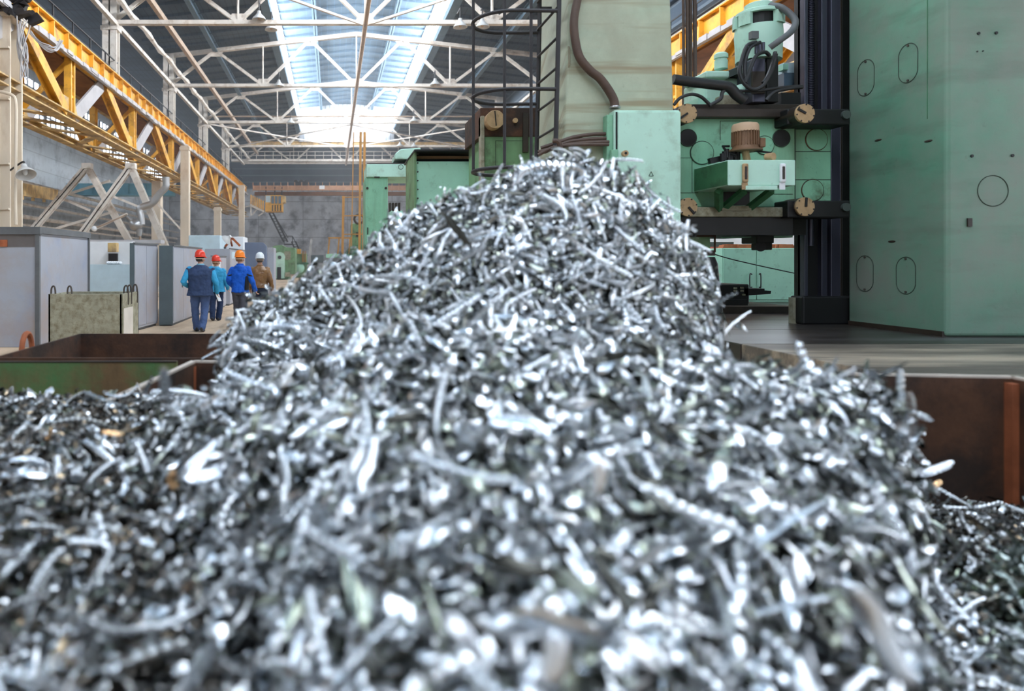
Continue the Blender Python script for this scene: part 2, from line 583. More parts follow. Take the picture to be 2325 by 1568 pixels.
t0 = None
for i, y in enumerate(TRUSS_Y[1:]):
    lab = ['white steel roof truss whose bottom chord crosses nearest the top of the view',
           'white steel roof truss second from the camera, crossing the roof lantern',
           'white steel roof truss third from the camera, below the lantern glazing',
           'white steel roof truss fourth from the camera, before the lantern end wall',
           'white steel roof truss farthest away, carrying the catwalk railing'][i]
    if t0 is None:
        t0 = make_truss(y)
        t0['label'] = lab
    else:
        copy_tree(t0, None, (MID, y, HB), lab)

# lengthwise struts and bracing at bottom-chord level
tag(MB().tube([(MID, 8, HB - .2), (MID, 81.6, HB - .2)], .12, 8).build('ridge_strut', M['steel_tan'], smooth=True),
    'long brown pipe strut running under the middle of all roof trusses', 'strut')
tag(MB().bar((XL + .3, 21, HB - .12), (XL + .3, 81.6, HB - .12), .2, .2).build('eaves_strut', M['steel_white']),
    'white strut joining the truss ends above the yellow crane truss', 'strut')
tag(MB().bar((XR - .3, 21, HB - .12), (XR - .3, 81.6, HB - .12), .2, .2).build('eaves_strut', M['steel_white']),
    'white strut joining the truss ends on the machine side', 'strut')
pp = MB(); rs = []
pts = [(-9.9, 20 + .8 * k, 13.75 + .06 * math.sin(k)) for k in range(78)]
pp.tube(pts, [.11 + (.05 if k % 3 == 0 else 0) + RND.uniform(0, .03) for k in range(78)], 8)
tag(pp.build('wrapped_pipe', M['steel_white'], smooth=True), 'lumpy wrapped white pipe running along the left roof edge', 'pipe')
tag(MB().bar((-9.0, 20, 14.5), (-9.0, 82, 14.5), .22, .3).build('edge_beam', M['steel_tan']), 'tan lengthwise beam under the left roof slope', 'beam')
for y, xs, who in ((27.0, -11.5, 'nearest the top of the view'), (57.9, -10.9, 'below the lantern end wall')):
    h = HB + 1.05 if y < 40 else HB + .05
    tag(MB().tube([(xs, y + 6.2 if y < 40 else y, h if y < 40 else HB + .55), (XR, y + 6.2 if y < 40 else y, h if y < 40 else HB + .55)], .06, 6).build('conduit_pipe', M['steel_tan'], smooth=True),
        'thin horizontal conduit crossing the hall, ' + who, 'pipe')
k = 0
for ya, yb in ((21.6, 33.6), (57.6, 69.6)):
    for sx in (-1, 1):
        o = thing('wind_brace', ['white flat wind brace slanting left from the nearest truss middle', 'white flat wind brace slanting right from the nearest truss middle',
                                 'crossing white wind brace before the lantern end wall, left half', 'crossing white wind brace before the lantern end wall, right half'][k], 'brace',
                  (MID + sx * 6, yb, HB - .1), 'wind braces between the trusses')
        k += 1
        e = MID + sx * 12.3
        MB().bar((MID, yb, HB - .12), (e, ya, HB - .12), .12, .1).build('strut', M['steel_white'], o)
        if ya > 40:
            MB().bar((MID, ya, HB - .2), (e, yb, HB - .2), .12, .1).build('strut', M['steel_white'], o)


# pendant lamps on the trusses
def lamp_profile(s=1.0):
    return [(.05 * s, .42 * s), (.09 * s, .40 * s), (.1 * s, .3 * s), (.16 * s, .22 * s), (.28 * s, .1 * s), (.33 * s, 0), (.31 * s, 0), (.26 * s, .09 * s), (.14 * s, .2 * s), (.06 * s, .24 * s)]


def make_pendant(p, label):
    t = thing('pendant_lamp', label, 'lamp', p, 'bell lamps hung from the trusses')
    MB().lathe(lamp_profile(1.05), p, n=20).build('lamp_shade', M['lamp_out'], t, smooth=True)
    MB().cyl(Vector(p) + Vector((0, 0, .4)), Vector(p) + Vector((0, 0, .95)), .03, 8).build('rod', M['dark_iron'], t)
    MB().bar(Vector(p) + Vector((0, -.03, .93)), Vector(p) + Vector((0, .75, .93)), .05, .05).build('bracket', M['dark_iron'], t)
    MB().ell(Vector(p) + Vector((0, 0, .1)), .07, .07, .1).build('bulb', M['motor_cap'], t, smooth=True)
    return t


pl = None
for px, py, d, lab in ((588, 45, 33.2, 'grey bell lamp high at the left end of the lantern, nearest truss'),
                       (616, 68, 36.0, 'small bell lamp just below and behind the first lamp'),
                       (1045, 62, 33.2, 'bell lamp at the right of the lantern beside the ladder cage, nearest truss'),
                       (1095, 62, 33.2, 'bell lamp seen through the upper ladder cage'),
                       (633, 196, 45.2, 'bell lamp on the second truss, left of the lantern'),
                       (988, 193, 45.2, 'bell lamp on the second truss, right of the lantern'),
                       (660, 280, 57.2, 'bell lamp on the third truss, left of the lantern end wall'),
                       (940, 276, 57.2, 'bell lamp on the third truss, right of the lantern end wall'),
                       (908, 332, 69.2, 'bell lamp on the fourth truss above the green gantry machine'),
                       (940, 334, 69.2, 'bell lamp on the fourth truss above the dark-topped green housing')):
    p = P(px, py, d)
    p.z = max(p.z, HB - .75) if d != 36.0 else p.z
    if pl is None:
        pl = make_pendant(p, lab)
    else:
        copy_tree(pl, None, p, lab)

# ---- crane runway trusses, yellow
XF, XB2, ZB, ZT = -10.3, -12.3, 7.2, 10.35
NODES = [17.8 + 8.4 * k for k in range(8)]
Y0, Y1 = 14.0, 80.5
cr = thing('crane_runway_truss', 'yellow lattice crane runway truss along the left column line', 'crane girder', (XF, 50, ZB), 'crane runway trusses')
MB().ibeam((XF, Y0, ZT - .38), (XF, Y1, ZT - .38), .42, .85, .05).build('top_beam', M['yellow'], cr)
MB().ibeam((XB2, Y0, ZT - .38), (XB2, Y1, ZT - .38), .4, .85, .05).build('top_beam', M['yellow_dirty'], cr)
y = Y0
while y < Y1:
    MB().box(XF + .02, XF + .2, y - .03, y + .03, ZT - .76, ZT - .02).build('stiffener', M['yellow'], cr)
    y += 1.35
b = MB()
b.box(XF + .19, XF + .34, Y0, Y1, ZT - .95, ZT - .8)
for k in range(80):
    yy = Y0 + k * .83
    b.box(XF + .2, XF + .36 + RND.uniform(0, .04), yy, yy + RND.uniform(.4, .8), ZT - .93 + RND.uniform(-.05, .03), ZT - .77 + RND.uniform(-.02, .03))
b.build('conductor_bar', M['plate_grey'], cr)
MB().box(XB2 + .2, XF - .2, Y0, Y1, ZT - .9, ZT - .82).build('deck', M['brown_deck'], cr)
MB().box(XF - .06, XF + .06, Y0, Y1, ZT + .05, ZT + .18).build('rail', M['plate_grey'], cr)
MB().ibeam((XF, Y0, ZB), (XF, Y1, ZB), .5, .32, .05).build('bottom_chord', M['yellow_dirty'], cr)
MB().ibeam((XB2, Y0, ZB), (XB2, Y1, ZB), .45, .3, .05).build('bottom_chord', M['yellow_dirty'], cr)
for x in (XF, XB2):
    for i, y in enumerate(NODES):
        b = MB()
        for k in (-1, 1):
            b.bar((x, y + .55 + .17 * k, ZB + .1), (x, y + .55 + .17 * k, ZT - .8), .28, .1, (0, 1, 0))
        for z in (8.0, 8.8):
            b.box(x - .1, x + .1, y + .4, y + .7, z, z + .1)
        b.build('vertical', M['yellow'], cr)
        b = MB(); b.ibeam((x, y - .1, ZB + .15), (x, y - 3.9, ZT - .85), .45, .36, .05, (1, 0, 0)); b.build('diagonal', M['yellow'], cr)
        b = MB(); b.bar((x, y + 1.0, ZB + .15), (x, y + 4.3, ZT - .85), .62, .1, (1, 0, 0)); b.xform(lambda p: p)
        b.build('diagonal', M['plate_grey'], cr)
        MB().prism([(x + .06, y - .7, ZB + .12), (x + .06, y + 1.3, ZB + .12), (x + .06, y + .9, ZB + .75), (x + .06, y - .3, ZB + .75)], (-.12, 0, 0)).build('gusset_plate', M['yellow_dirty'], cr)
for i, y in enumerate(NODES):
    for ya, yb in ((y - .1, y + 2.0), (y + 2.0, y + 4.1), (y + 4.1, y + 6.2), (y + 6.2, y + 8.3)):
        flip = (ya - y) % 4 < 2
        MB().bar((XF - .2 if flip else XB2 + .2, ya, ZB - .06), (XB2 + .2 if flip else XF - .2, yb, ZB - .06), .34, .06).build('lacing', M['yellow_dirty'], cr)
    MB().bar((XF, y + .5, ZT - .9), (XB2, y + .5, ZB + .2), .18, .12, (0, 1, 0)).build('cross_brace', M['yellow'], cr)
b = MB()
y = Y0
while y < Y1:
    b.bar((XF - .35, y, ZT), (XF - .35, y, ZT + 1.05), .06, .06)
    y += 2.0
for z in (ZT + .55, ZT + 1.05):
    b.bar((XF - .35, Y0, z), (XF - .35, Y1, z), .05, .05)
b.build('handrail', M['rail_black'], cr)
c2 = copy_tree(cr, None, (2 * MID - XF, 50, ZB), 'yellow lattice crane runway truss glimpsed behind the tall machine')
c2.scale = (-1, 1, 1)

# ---- columns
for i, y in enumerate((33.6, 45.6, 57.6, 69.6)):
    for sx in (-1, 1):
        x = XL if sx < 0 else XR
        b = MB()
        b.ibeam((x, y, 10.4 if sx < 0 else 10.4), (x, y, 15.4), .7, .55, .07, (0, 1, 0))
        b.box(x - .42, x + .42, y - .34, y + .34, 12.9, 13.1)
        b.box(x - .42, x + .42, y - .34, y + .34, 10.36, 10.46)
        o = b.build('hall_column', M['steel_white'])
        side = 'above the yellow truss' if sx < 0 else 'on the machine side'
        tag(o, '%s white steel column stub %s, under a truss end' % (['nearest', 'second', 'third', 'fourth'][i], side), 'column', 'column stubs under the truss ends')
b = MB()
x0, x1, yy = -11.05, -10.02, 21.2
b.box(x0, x1, yy, yy + .08, 0, 9.3)
b.box(x0, x1, yy + .8, yy + .88, 0, 9.3)
b.box(x0 + .45, x0 + .53, yy + .08, yy + .8, 0, 9.3)
b.box(x1 - .36, x1 - .3, yy - .1, yy, 0, 9.2)
b.box(x0 - .1, x1 + .12, yy - .1, yy + 1, 9.2, 9.32)
for z in (3.2, 4.6, 6.6, 8.2):
    b.box(x1 - .3, x1, yy - .1, yy, z, z + .06)
o = tag(b.build('main_column', M['cream_post']), 'wide cream steel column at the left edge, wrapped with conduit', 'column')
pts = smoothcurve([P(0, 208, 20.9), P(25, 215, 20.9), P(36, 235, 20.9), P(36, 330, 20.9), P(35, 440, 20.9), P(36, 510, 20.9)], 5)
MB().tube(pts, .05, 8).build('conduit', M['cream_post'], o, smooth=True)
# bundle of cables hung at the crane end
for i in range(9):
    a = P(40 + RND.uniform(-2, 30), 40 + RND.uniform(-10, 20), 20.6 + RND.uniform(0, .3))
    c = P(55 + RND.uniform(-10, 8), 80 + RND.uniform(50, 105), 20.7)
    e = P(45 + RND.uniform(-5, 10), 60 + RND.uniform(0, 20), 20.9)
    tag(MB().tube(smoothcurve([a, (a + c) / 2 + Vector((-.1, 0, 0)), c, (c + e) / 2 + Vector((.12, 0, 0)), e], 5), .018, 5).build('hanging_cable', M['plate_grey'], smooth=True),
        'thin grey cable looping down beside the cream column head', 'cable', 'cable loops at the column head')
for i in range(7):
    a = P(70, 75, 21.5) + Vector((RND.uniform(-.05, .05), 0, RND.uniform(-.1, .1)))
    e = P(140, 95, 21.8) + Vector((RND.uniform(-.05, .05), 0, RND.uniform(-.1, .1)))
    c = P(110 + RND.uniform(-8, 10), 108 + RND.uniform(-6, 10), 21.4)
    tag(MB().tube(smoothcurve([a, (a + c) / 2 + Vector((0, 0, -.1)), c, (c + e) / 2 + Vector((0, 0, -.12)), e], 5), .02, 5).build('hanging_cable', M['plate_grey'], smooth=True),
        'grey cable tangled in the bundle under the yellow top beam', 'cable', 'cable bundle under the top beam')
b = MB()
for k in range(24):
    q = P(20, 12, 21.1) + Vector((RND.uniform(-.35, .75), RND.uniform(-.1, .5), RND.uniform(-.35, .3)))
    b.obox(q, (RND.uniform(.08, .2), 0, RND.uniform(-.1, .1)), (0, .1, 0), (RND.uniform(-.1, .1), 0, RND.uniform(.03, .12)))
tag(b.build('cable_trolley', M['dark_iron']), 'dark clutter of cable trolley gear on top of the cream column', 'trolley')

# posts under the runway
for i, (px, top, bot, d) in enumerate(((419, 330, 590, 44.5), (548, 420, 590, 69.5), (493, 470, 590, 56.0))):
    b = MB()
    x = (px - VX) / F * d
    w = .27
    b.box(x - w, x + w, d, d + .5, 0, EYE - (top - VY) / F * d)
    b.box(x - w - .06, x + w + .06, d - .05, d + .55, EYE - (top - VY) / F * d - .3, EYE - (top - VY) / F * d - .1)
    tag(b.build('support_post', M['cream_post']), ['tall cream post standing in front of the yellow truss', 'slim cream post near the far end of the yellow truss',
                                                    'short cream post below the middle of the yellow truss'][i], 'post', 'posts under the crane runway')
tag(MB().box(-12.2, -11.6, 46, 46.7, 0, 7.0).build('support_post', M['cream_post']), 'cream post behind the yellow truss, left of the grey ventilation duct', 'post', 'posts under the crane runway')


def trestle(px, py, legs, d, label):
    top = P(px, py, d)
    t = thing('steel_trestle', label, 'trestle', (top.x, d, 0), 'white trestles carrying the yellow truss')
    for lx, ly, dd in legs:
        e = P(lx, ly, d + dd)
        dirv = (e - top)
        e = top + dirv * ((0 - top.z) / dirv.z)
        MB().ibeam(top, e, .31, .3, .05, (0, 1, 0)).build('leg', M['steel_white'], t)
    MB().box(top.x - .22, top.x + .24, d - .2, d + .2, top.z - .12, top.z + .16).build('cap_plate', M['steel_white'], t)
    return t


trestle(297, 378, ((190, 525, 0), (372, 550, .6)), 33.0, 'white trestle with splayed legs under the truss, right of the pair')
trestle(198, 378, ((85, 510, 0), (295, 550, .6)), 34.4, 'white trestle with splayed legs under the truss, left of the pair')
# bracing rods behind the trestles
for i, (a, c, d) in enumerate((((140, 445), (250, 410), 36), ((140, 450), (205, 478), 36.2), ((255, 445), (330, 475), 38), ((105, 525), (260, 480), 35.2), ((355, 460), (410, 520), 44), ((215, 520), (290, 485), 34.8))):
    tag(MB().bar(P(*a, d), P(*c, d + .3), .12, .12).build('tie_rod', M['steel_white']),
        ['white tie rod rising right from the left trestle leg', 'white tie rod falling right from the left trestle leg', 'white tie rod falling right behind the right trestle',
         'long low tie rod crossing both trestles', 'white tie rod falling towards the tall cream post', 'short tie rod low between the two trestles'][i], 'tie rod', 'tie rods around the trestles')

# reflector lamp on the left column
lp = P(58, 392, 20.6)
o = thing('reflector_lamp', 'big grey bell reflector lamp on the cream column', 'lamp', lp)
ax = Vector((-.35, .35, .87)).normalized()
MB().lathe(lamp_profile(.92), lp - ax * .08, ax, 24).build('lamp_shade', M['lamp_out'], o, smooth=True)
MB().tube(smoothcurve([lp + ax * .3, lp + ax * .42 + Vector((-.05, .1, 0)), Vector((-10.05, 21.25, lp.z + .15))], 5), .03, 8).build('bracket', M['dark_iron'], o, smooth=True)
MB().ell(lp + ax * .05, .08, .08, .12).build('bulb', M['white'], o, smooth=True)

# ---- far end: catwalk, crane bridge, cab, stair
d = 81.0
o = thing('catwalk', 'white catwalk with railing across the far truss', 'catwalk', P(700, 362, d))
a, c = P(525, 366, d), P(925, 366, d)
MB().box(a.x, c.x, d, d + .8, a.z, a.z + .28).build('walkway', M['steel_white'], o)
b = MB()
for k in range(22):
    x = a.x + (c.x - a.x) * k / 21
    b.bar((x, d + .05, a.z + .2), (x, d + .05, a.z + 1.15), .07, .07)
for z in (.7, 1.15):
    b.bar((a.x, d + .05, a.z + z), (c.x, d + .05, a.z + z), .07, .07)
b.build('railing', M['steel_white'], o)
d = 70.7
tag(MB().ibeam(P(570, 326, d), P(1180, 328, d), .3, .42, .05).build('monorail_beam', M['yellow_dirty']), 'yellow hoist beam crossing below the lantern end wall', 'beam')
d = 74.2
o = thing('crane_bridge', 'orange overhead crane bridge spanning the far wall', 'crane', P(720, 440, d))
a, c = P(575, 430, d), P(1000, 430, d)
MB().box(a.x, c.x, d, d + .6, P(0, 431, d).z, P(0, 421, d).z).build('girder', M['orange_beam'], o)
MB().box(a.x, c.x, d + 1.2, d + 1.8, P(0, 441, d).z, P(0, 433, d).z).build('girder', M['brown_deck'], o)
b = MB()
for k in range(28):
    x = a.x + (c.x - a.x) * k / 27
    b.bar((x, d - .2, P(0, 434, d).z), (x, d - .2, P(0, 414, d).z), .08, .08)
b.bar((a.x, d - .2, P(0, 431, d).z), (c.x, d - .2, P(0, 431, d).z), .12, .12)
b.build('railing', M['orange_beam'], o)
MB().pbox(725, 421, 737, 429, d - .25, .05).build('notice', M['white'], o)
b = MB()
for k in range(5):
    q = P(672 + k * 6, 412 + (k % 2) * 4, d + .5)
    b.cyl(q, q + Vector((0, .8, 0)), .22, 12)
b.box(P(668, 0, d).x, P(702, 0, d).x, d + .2, d + 1.4, P(0, 421, d).z, P(0, 416, d).z)
b.build('hoist', M['dark_iron'], o, smooth=True)
d = 73.0
o = thing('crane_cab', 'yellow striped crane driver cab hanging at the far end', 'crane cab', P(624, 480, d))
a, c = P(602, 480, d), P(641, 443, d)
MB().box(a.x, c.x, d, d + 1.8, a.z, c.z).build('body', M['yellow'], o, bevel=.03)
MB().prism([P(641, 460, d), P(641, 443, d), P(647, 444, d), P(647, 458, d)], (0, 1.8, 0)).build('nose', M['yellow_dirty'], o)
MB().pbox(603, 444, 614, 459, d - .03, .04).build('window', M['blue_pale'], o)
for k in range(3):
    MB().pbox(616 + k * 8, 445, 622 + k * 8, 462, d - .03, .04).build('window', M['glass_dark'], o)
b = MB()
for k in range(4):
    b.pbox(617.5 + k * 6, 465, 620 + k * 6, 479, d - .03, .04)
b.build('stripe', M['dark_iron'], o)
b = MB()
for px in (604, 624, 640):
    b.bar(P(px, 444, d + 1.2), P(px, 424, d + 1.2), .12, .12)
b.build('hanger', M['dark_iron'], o)
# landing beside cab
d = 73.0
o = thing('access_platform', 'yellow-railed access platform at the end of the runway', 'platform', P(585, 478, d))
MB().prism([P(568, 462, d), P(600, 478, d), P(600, 482, d), P(568, 468, d)], (0, 1.2, 0)).build('walkway', M['steel_white'], o)
b = MB()
for k in range(7):
    b.bar(P(570 + k * 4.6, 463 + k * 2.3, d), P(570 + k * 4.6, 442 + k * 2.3, d), .13, .1)
b.build('railing', M['yellow'], o)
b = MB()
for q1, q2 in (((536, 474), (575, 466)), ((570, 468), (570, 490)), ((572, 488), (586, 472)), ((586, 490), (598, 482))):
    b.bar(P(*q1, d + .2), P(*q2, d + .2), .12, .12)
b.build('bracket', M['steel_white'], o)
d = 86.0
o = thing('steel_stair', 'dark steel stair climbing the far concrete wall to the cab', 'stair', P(665, 575, d))
for dx in (0, 9):
    MB().bar(P(611 + dx, 483, d), P(644 + dx, 549, d), .16, .2).build('stringer', M['dark_iron'], o)
    MB().bar(P(662 + dx, 548, d), P(694 + dx, 622, d), .14, .18).build('stringer', M['dark_iron'], o)
b = MB()
for k in range(11):
    p1, p2 = P(611 + 3.2 * k, 484 + 6.3 * k, d), P(620 + 3.2 * k, 483 + 6.3 * k, d)
    b.bar(p1, p2, .3, .07)
for k in range(6):
    b.bar(P(662 + 2.4 * k, 549 + 5.4 * k, d), P(671 + 2.4 * k, 549 + 5.4 * k, d), .3, .07)
b.build('tread', M['dark_iron'], o)
b = MB()
b.pbox(645, 553, 664, 556, d, .8)
for q1, q2 in (((645, 553), (645, 536)), ((664, 553), (664, 536)), ((645, 536), (664, 536)), ((664, 536), (679, 566)), ((620, 484), (654, 540))):
    b.bar(P(*q1, d - .05), P(*q2, d - .05), .1, .1)
b.build('landing', M['dark_iron'], o)

# ---- left bay: light-blue crane and pipes, dark gear
d = 54.0
o = thing('crane_bridge', 'light blue overhead crane girder in the left bay', 'crane', P(300, 440, d))
a, c = P(150, 440, d), P(392, 416, d)
MB().box(a.x, c.x, d, d + .9, a.z, c.z).build('girder', M['blue_crane'], o)
MB().box(a.x, c.x, d - .12, d + 1, a.z - .12, a.z).build('flange', M['blue_crane'], o)
for k in range(6):
    x = a.x + (c.x - a.x) * (k + .5) / 6
    MB().box(x - .03, x + .03, d - .1, d, a.z, c.z).build('stiffener', M['blue_crane'], o)
d = 30.0
o = thing('yellow_catwalk', 'faded yellow pipe rack along the left bay wall behind the lamp', 'pipe rack', P(85, 440, 30))
for k in range(4):
    b = MB(); b.bar(P(42, 418 + 7 * k, 30), P(128, 434 + 6 * k, 38), .16, .16); b.build('pipe', M['yellow_dirty'], o)
for px in (50, 75, 100):
    t = (px - 42) / 86
    MB().bar(P(px, 416 + 16 * t, 30 + 8 * t), P(px, 452 + 10 * t, 30 + 8 * t), .12, .12).build('clamp', M['yellow_dirty'], o)
for i, (y, z, r_) in enumerate(((34, 6.6, .12), (34, 6.1, .09), (34, 5.3, .1), (34, 4.5, .14), (34, 4.0, .08))):
    tag(MB().tube([(-19.5 - .2 * i, 22, z), (-19.5 - .2 * i, 88, z)], r_, 8).build('wall_pipe', M['steel_white'], smooth=True),
        'grey service pipe along the left bay wall, %s of five' % ['topmost', 'second from the top', 'middle one', 'second from the bottom', 'lowest'][i], 'pipe', 'service pipes on the left bay wall')

# thin dust haze in the far part of the hall
hz = bpy.data.materials.new('dust_haze')
hz.use_nodes = True
nt = hz.node_tree
nt.nodes.remove(nt.nodes['Principled BSDF'])
vs_ = nt.nodes.new('ShaderNodeVolumeScatter')
vs_.inputs['Color'].default_value = (.94, .97, 1, 1)
vs_.inputs['Density'].default_value = .004
vs_.inputs['Anisotropy'].default_value = .2
nt.links.new(vs_.outputs[0], nt.nodes['Material Output'].inputs['Volume'])
o = MB().box(-21.9, 26.9, 27, 91.9, .02, 15.4).build('haze', hz)
tag(o, 'thin pale dust haze filling the far half of the hall', 'haze', kind='stuff')
# ------------------------------------------------------------------ grey cabinets and shop furniture along the aisle
def plan_box(mb, corners, z0, z1):
    """upright box from a 4-corner plan"""
    lo = [Vector((x, y, z0)) for x, y in corners]
    mb.prism(lo, (0, 0, z1 - z0))
    return mb


# big cabinet block at the left edge
X1, Y1a, Y1b, zt = -5.47, 12.7, 15.3, 2.2
o = thing('machine_enclosure', 'large grey steel enclosure with taupe top band, leftmost in the row', 'cabinet', (X1 - 2, Y1a, 0), 'grey cabinets along the aisle')
MB().box(X1 - 4, X1, Y1a, Y1b, 0, zt).build('body', M['cab_grey'], o, bevel=.01)
MB().box(X1 - 4, X1 - .015, Y1a - .012, Y1a, 1.87, 2.11).build('header_band', M['cab_head'], o)
b = MB()
b.box(X1 - 4.03, X1 + .05, Y1a - .05, Y1a + .03, 2.1, zt + .04)
b.box(X1 - .03, X1 + .04, Y1a, Y1b + .04, 2.12, zt + .04)
b.box(X1 - .05, X1 + .03, Y1a - .04, Y1a + .02, 0, 2.12)
b.box(X1 - .02, X1 + .03, Y1b - .05, Y1b + .02, 0, zt)
b.build('edge_frame', M['cab_edge'], o)
MB().box(X1 - 2.1, X1 - .57, Y1a - .03, Y1a - .012, 1.87, 2.0).build('rust_patch', M['rust_orange'], o)
# mossy tub
xa, xb, ya, yb, zt = -4.79, -3.55, 11.5, 12.5, 1.05
o = thing('waste_tub', 'grimy mossy steel tub with lifting loops before the grey enclosure', 'tub', ((xa + xb) / 2, ya, 0))
b = MB()
for s in ((xa, xb, ya, ya + .04), (xa, xb, yb - .04, yb), (xa, xa + .04, ya, yb), (xb - .04, xb, ya, yb)):
    b.box(s[0], s[1], s[2], s[3], .05, zt)
b.box(xa, xb, ya, yb, 0, .06)
b.build('body', M['mossy'], o, bevel=.008)
for x, y in ((xa + .05, ya + .1), (xa + .32, ya + .12), (xb - .03, ya + .35), (xb - .03, ya + .55), (xb - .03, ya + .9)):
    MB().tube(smoothcurve([(x - .03, y, zt - .2), (x - .04, y, zt + .06), (x, y, zt + .13), (x + .03, y, zt + .05), (x + .03, y, zt - .2)], 5), .015, 6).build('lifting_loop', M['bolt_iron'], o, smooth=True)
MB().box(xb, xb + .008, ya + .1, ya + .62, .1, .8).build('pale_patch', M['steel_white'], o)  # paler patch laid over the tub's right side
# white low wall with control box
o = thing('partition_wall', 'white brick half wall between the grey enclosure and the tall screen', 'partition', P(240, 660, 19.5))
MB().box(P(195, 0, 19.5).x, P(300, 0, 19.5).x, 19.5, 19.8, 0, P(0, 600, 19.5).z).build('wall', M['blue_pale'], o)
MB().box(P(195, 0, 21).x, P(300, 0, 21).x, 21, 21.3, 0, P(0, 548, 21).z).build('upper_wall', M['white'], o)
MB().pbox(246, 575, 266, 592, 20.9, .1).build('opening', M['dark_iron'], o)
tag(MB().pbox(244, 551, 264, 572, 20.5, .25).build('control_box', M['yellow_dirty'], bevel=.02), 'yellow control box fixed on the white half wall', 'control box')
b = MB()
for k in range(7):
    q = P(246 + k * 4.5, 598, 19.65)
    b.ell(q + Vector((0, 0, .02)), .05, .1, .05, 8, 6)
tag(b.build('cloth', M['white'], smooth=True), 'crumpled white cloth lying on top of the white half wall', 'cloth')
b = MB()
b.box(P(200, 0, 22).x, P(372, 0, 22).x, 21.6, 22.1, P(0, 553, 22).z, P(0, 545, 22).z)
tag(b.build('roof_ledge', M['plate_grey']), 'grey ledge with debris on top behind the white half wall', 'ledge')


def aisle_cabinet(name, label, x, ya, yb, depth, z1, doors, m, edge=True, front=None, xb=None):
    """row unit whose long face looks into the aisle (towards +X)"""
    xb = x if xb is None else xb
    o = thing(name, label, 'cabinet', (x - depth / 2, ya, 0), 'grey cabinets along the aisle')
    plan_box(MB(), [(x - depth, ya), (x, ya), (xb, yb), (xb - depth, yb)], .06, z1).build('body', M[m], o, bevel=.008)
    plan_box(MB(), [(x - depth, ya + .03), (x - .04, ya + .03), (xb - .04, yb), (xb - depth, yb)], 0, .07).build('plinth', M['cab_edge'], o)
    if front:
        MB().box(x - depth, x - .0, ya - .02, ya - .001, .03, z1 + .01).build('end_panel', M[front], o)
    n = len(doors) - 1
    for i in range(n):
        t0, t1 = doors[i], doors[i + 1]
        p0 = Vector((x + (xb - x) * t0, ya + (yb - ya) * t0, 0))
        p1 = Vector((x + (xb - x) * t1, ya + (yb - ya) * t1, 0))
        u = (p1 - p0)
        u2 = u.normalized() * .012
        nrm = Vector((.014, 0, 0))
        d_ = MB().prism([p0 + u2 + Vector((0, 0, .12)), p1 - u2 + Vector((0, 0, .12)), p1 - u2 + Vector((0, 0, z1 - .04)), p0 + u2 + Vector((0, 0, z1 - .04))], nrm)
        dr = d_.build('door', M[m], o)
        if depth > .3:
            q = p0 + u * .85 + Vector((.016, 0, z1 * .5))
            MB().box(q.x, q.x + .02, q.y - .015, q.y + .015, q.z - .07, q.z + .07).build('handle', M['cab_edge'], dr)
    if edge:
        MB().prism([(x - .03, ya - .03, z1), (x + .03, ya - .03, z1), (xb + .03, yb, z1), (xb - .03, yb, z1)], (0, 0, .03)).build('top_edge', M['cab_edge'], o)
    return o


aisle_cabinet('tall_screen', 'tall blue-tinged grey screen panel behind the mossy tub, rust on its right half', -4.5, 15.5, 17.0, .1, 2.0, (0, .48, 1), 'cab_grey', front='cab_dark', xb=-4.36)
aisle_cabinet('tool_cabinet', 'grey double-door cabinet with dark end panel beside the man in the navy vest', -3.95, 16.9, 20.6, .34, 1.98, (0, .3, .64, 1), 'cab_grey', front='cab_dark', xb=-3.95)
o = aisle_cabinet('locker', 'short grey locker with paper notes behind the two red helmets', -3.75, 21.2, 24.0, .9, 1.75, (0, .5, 1), 'cab_grey', xb=-3.75)
MB().box(-3.735, -3.725, 21.4, 22.2, 1.8 - .45, 1.7).build('notice', M['cardboard'], o)
MB().box(-3.735, -3.725, 22.3, 22.7, 1.3, 1.6).build('notice', M['white'], o)
o = aisle_cabinet('switch_cabinet', 'grey switch cabinet with small windows behind the orange helmet', -3.7, 24.6, 28.8, .9, 2.05, (0, .35, .7, 1), 'cab_grey')
for k in range(3):
    MB().box(-3.684, -3.67, 24.9 + k * 1.2, 25.7 + k * 1.2, 1.7, 1.95).build('small_window', M['blue_pale'], o)
# corrugated screen, frontal with rounded top corner
d = 30.0
o = thing('corrugated_screen', 'corrugated blue-grey sheet screen behind the white helmet', 'screen', P(583, 640, d))
b = MB()
x0, x1 = P(556, 0, d).x, P(606, 0, d).x
z1 = P(0, 550, d).z
n = 26
for k in range(n):
    xa = x0 + (x1 - x0) * k / n
    t = max(0, (k / n - .72) / .28)
    b.box(xa, xa + (x1 - x0) / n * .55, d - .05, d, 0, z1 - .22 * t * t)
    b.box(xa, xa + (x1 - x0) / n, d, d + .04, 0, z1 - .22 * t * t)
b.build('sheet', M['corrugated_grey'], o)
tag(MB().pbox(607, 562, 622, 670.4, 32.0, 1.2).build('grey_box', M['cab_grey'], bevel=.02), 'narrow grey box standing between the corrugated screen and the green machine', 'cabinet')
tag(MB().box(P(428, 0, 29.2).x, P(500, 0, 29.2).x, 29.2, 31, 0, P(0, 534, 29.2).z).build('office_booth', M['blue_pale'], bevel=.03), 'pale blue booth rising behind the cabinet row, left of the reflector lamp', 'booth')
tag(MB().box(P(500, 0, 31.5).x, P(553, 0, 31.5).x, 31.5, 33, 0, P(0, 537, 31.5).z).build('office_booth', M['white'], bevel=.03), 'white booth rising behind the cabinet row, right of the reflector lamp', 'booth')
lp = P(513, 545, 25.5)
o = thing('reflector_lamp', 'grey reflector lamp tilted above the cabinet row', 'lamp', lp)
MB().lathe(lamp_profile(.62), lp, Vector((.75, -.3, .6)).normalized(), 20).build('lamp_shade', M['lamp_out'], o, smooth=True)
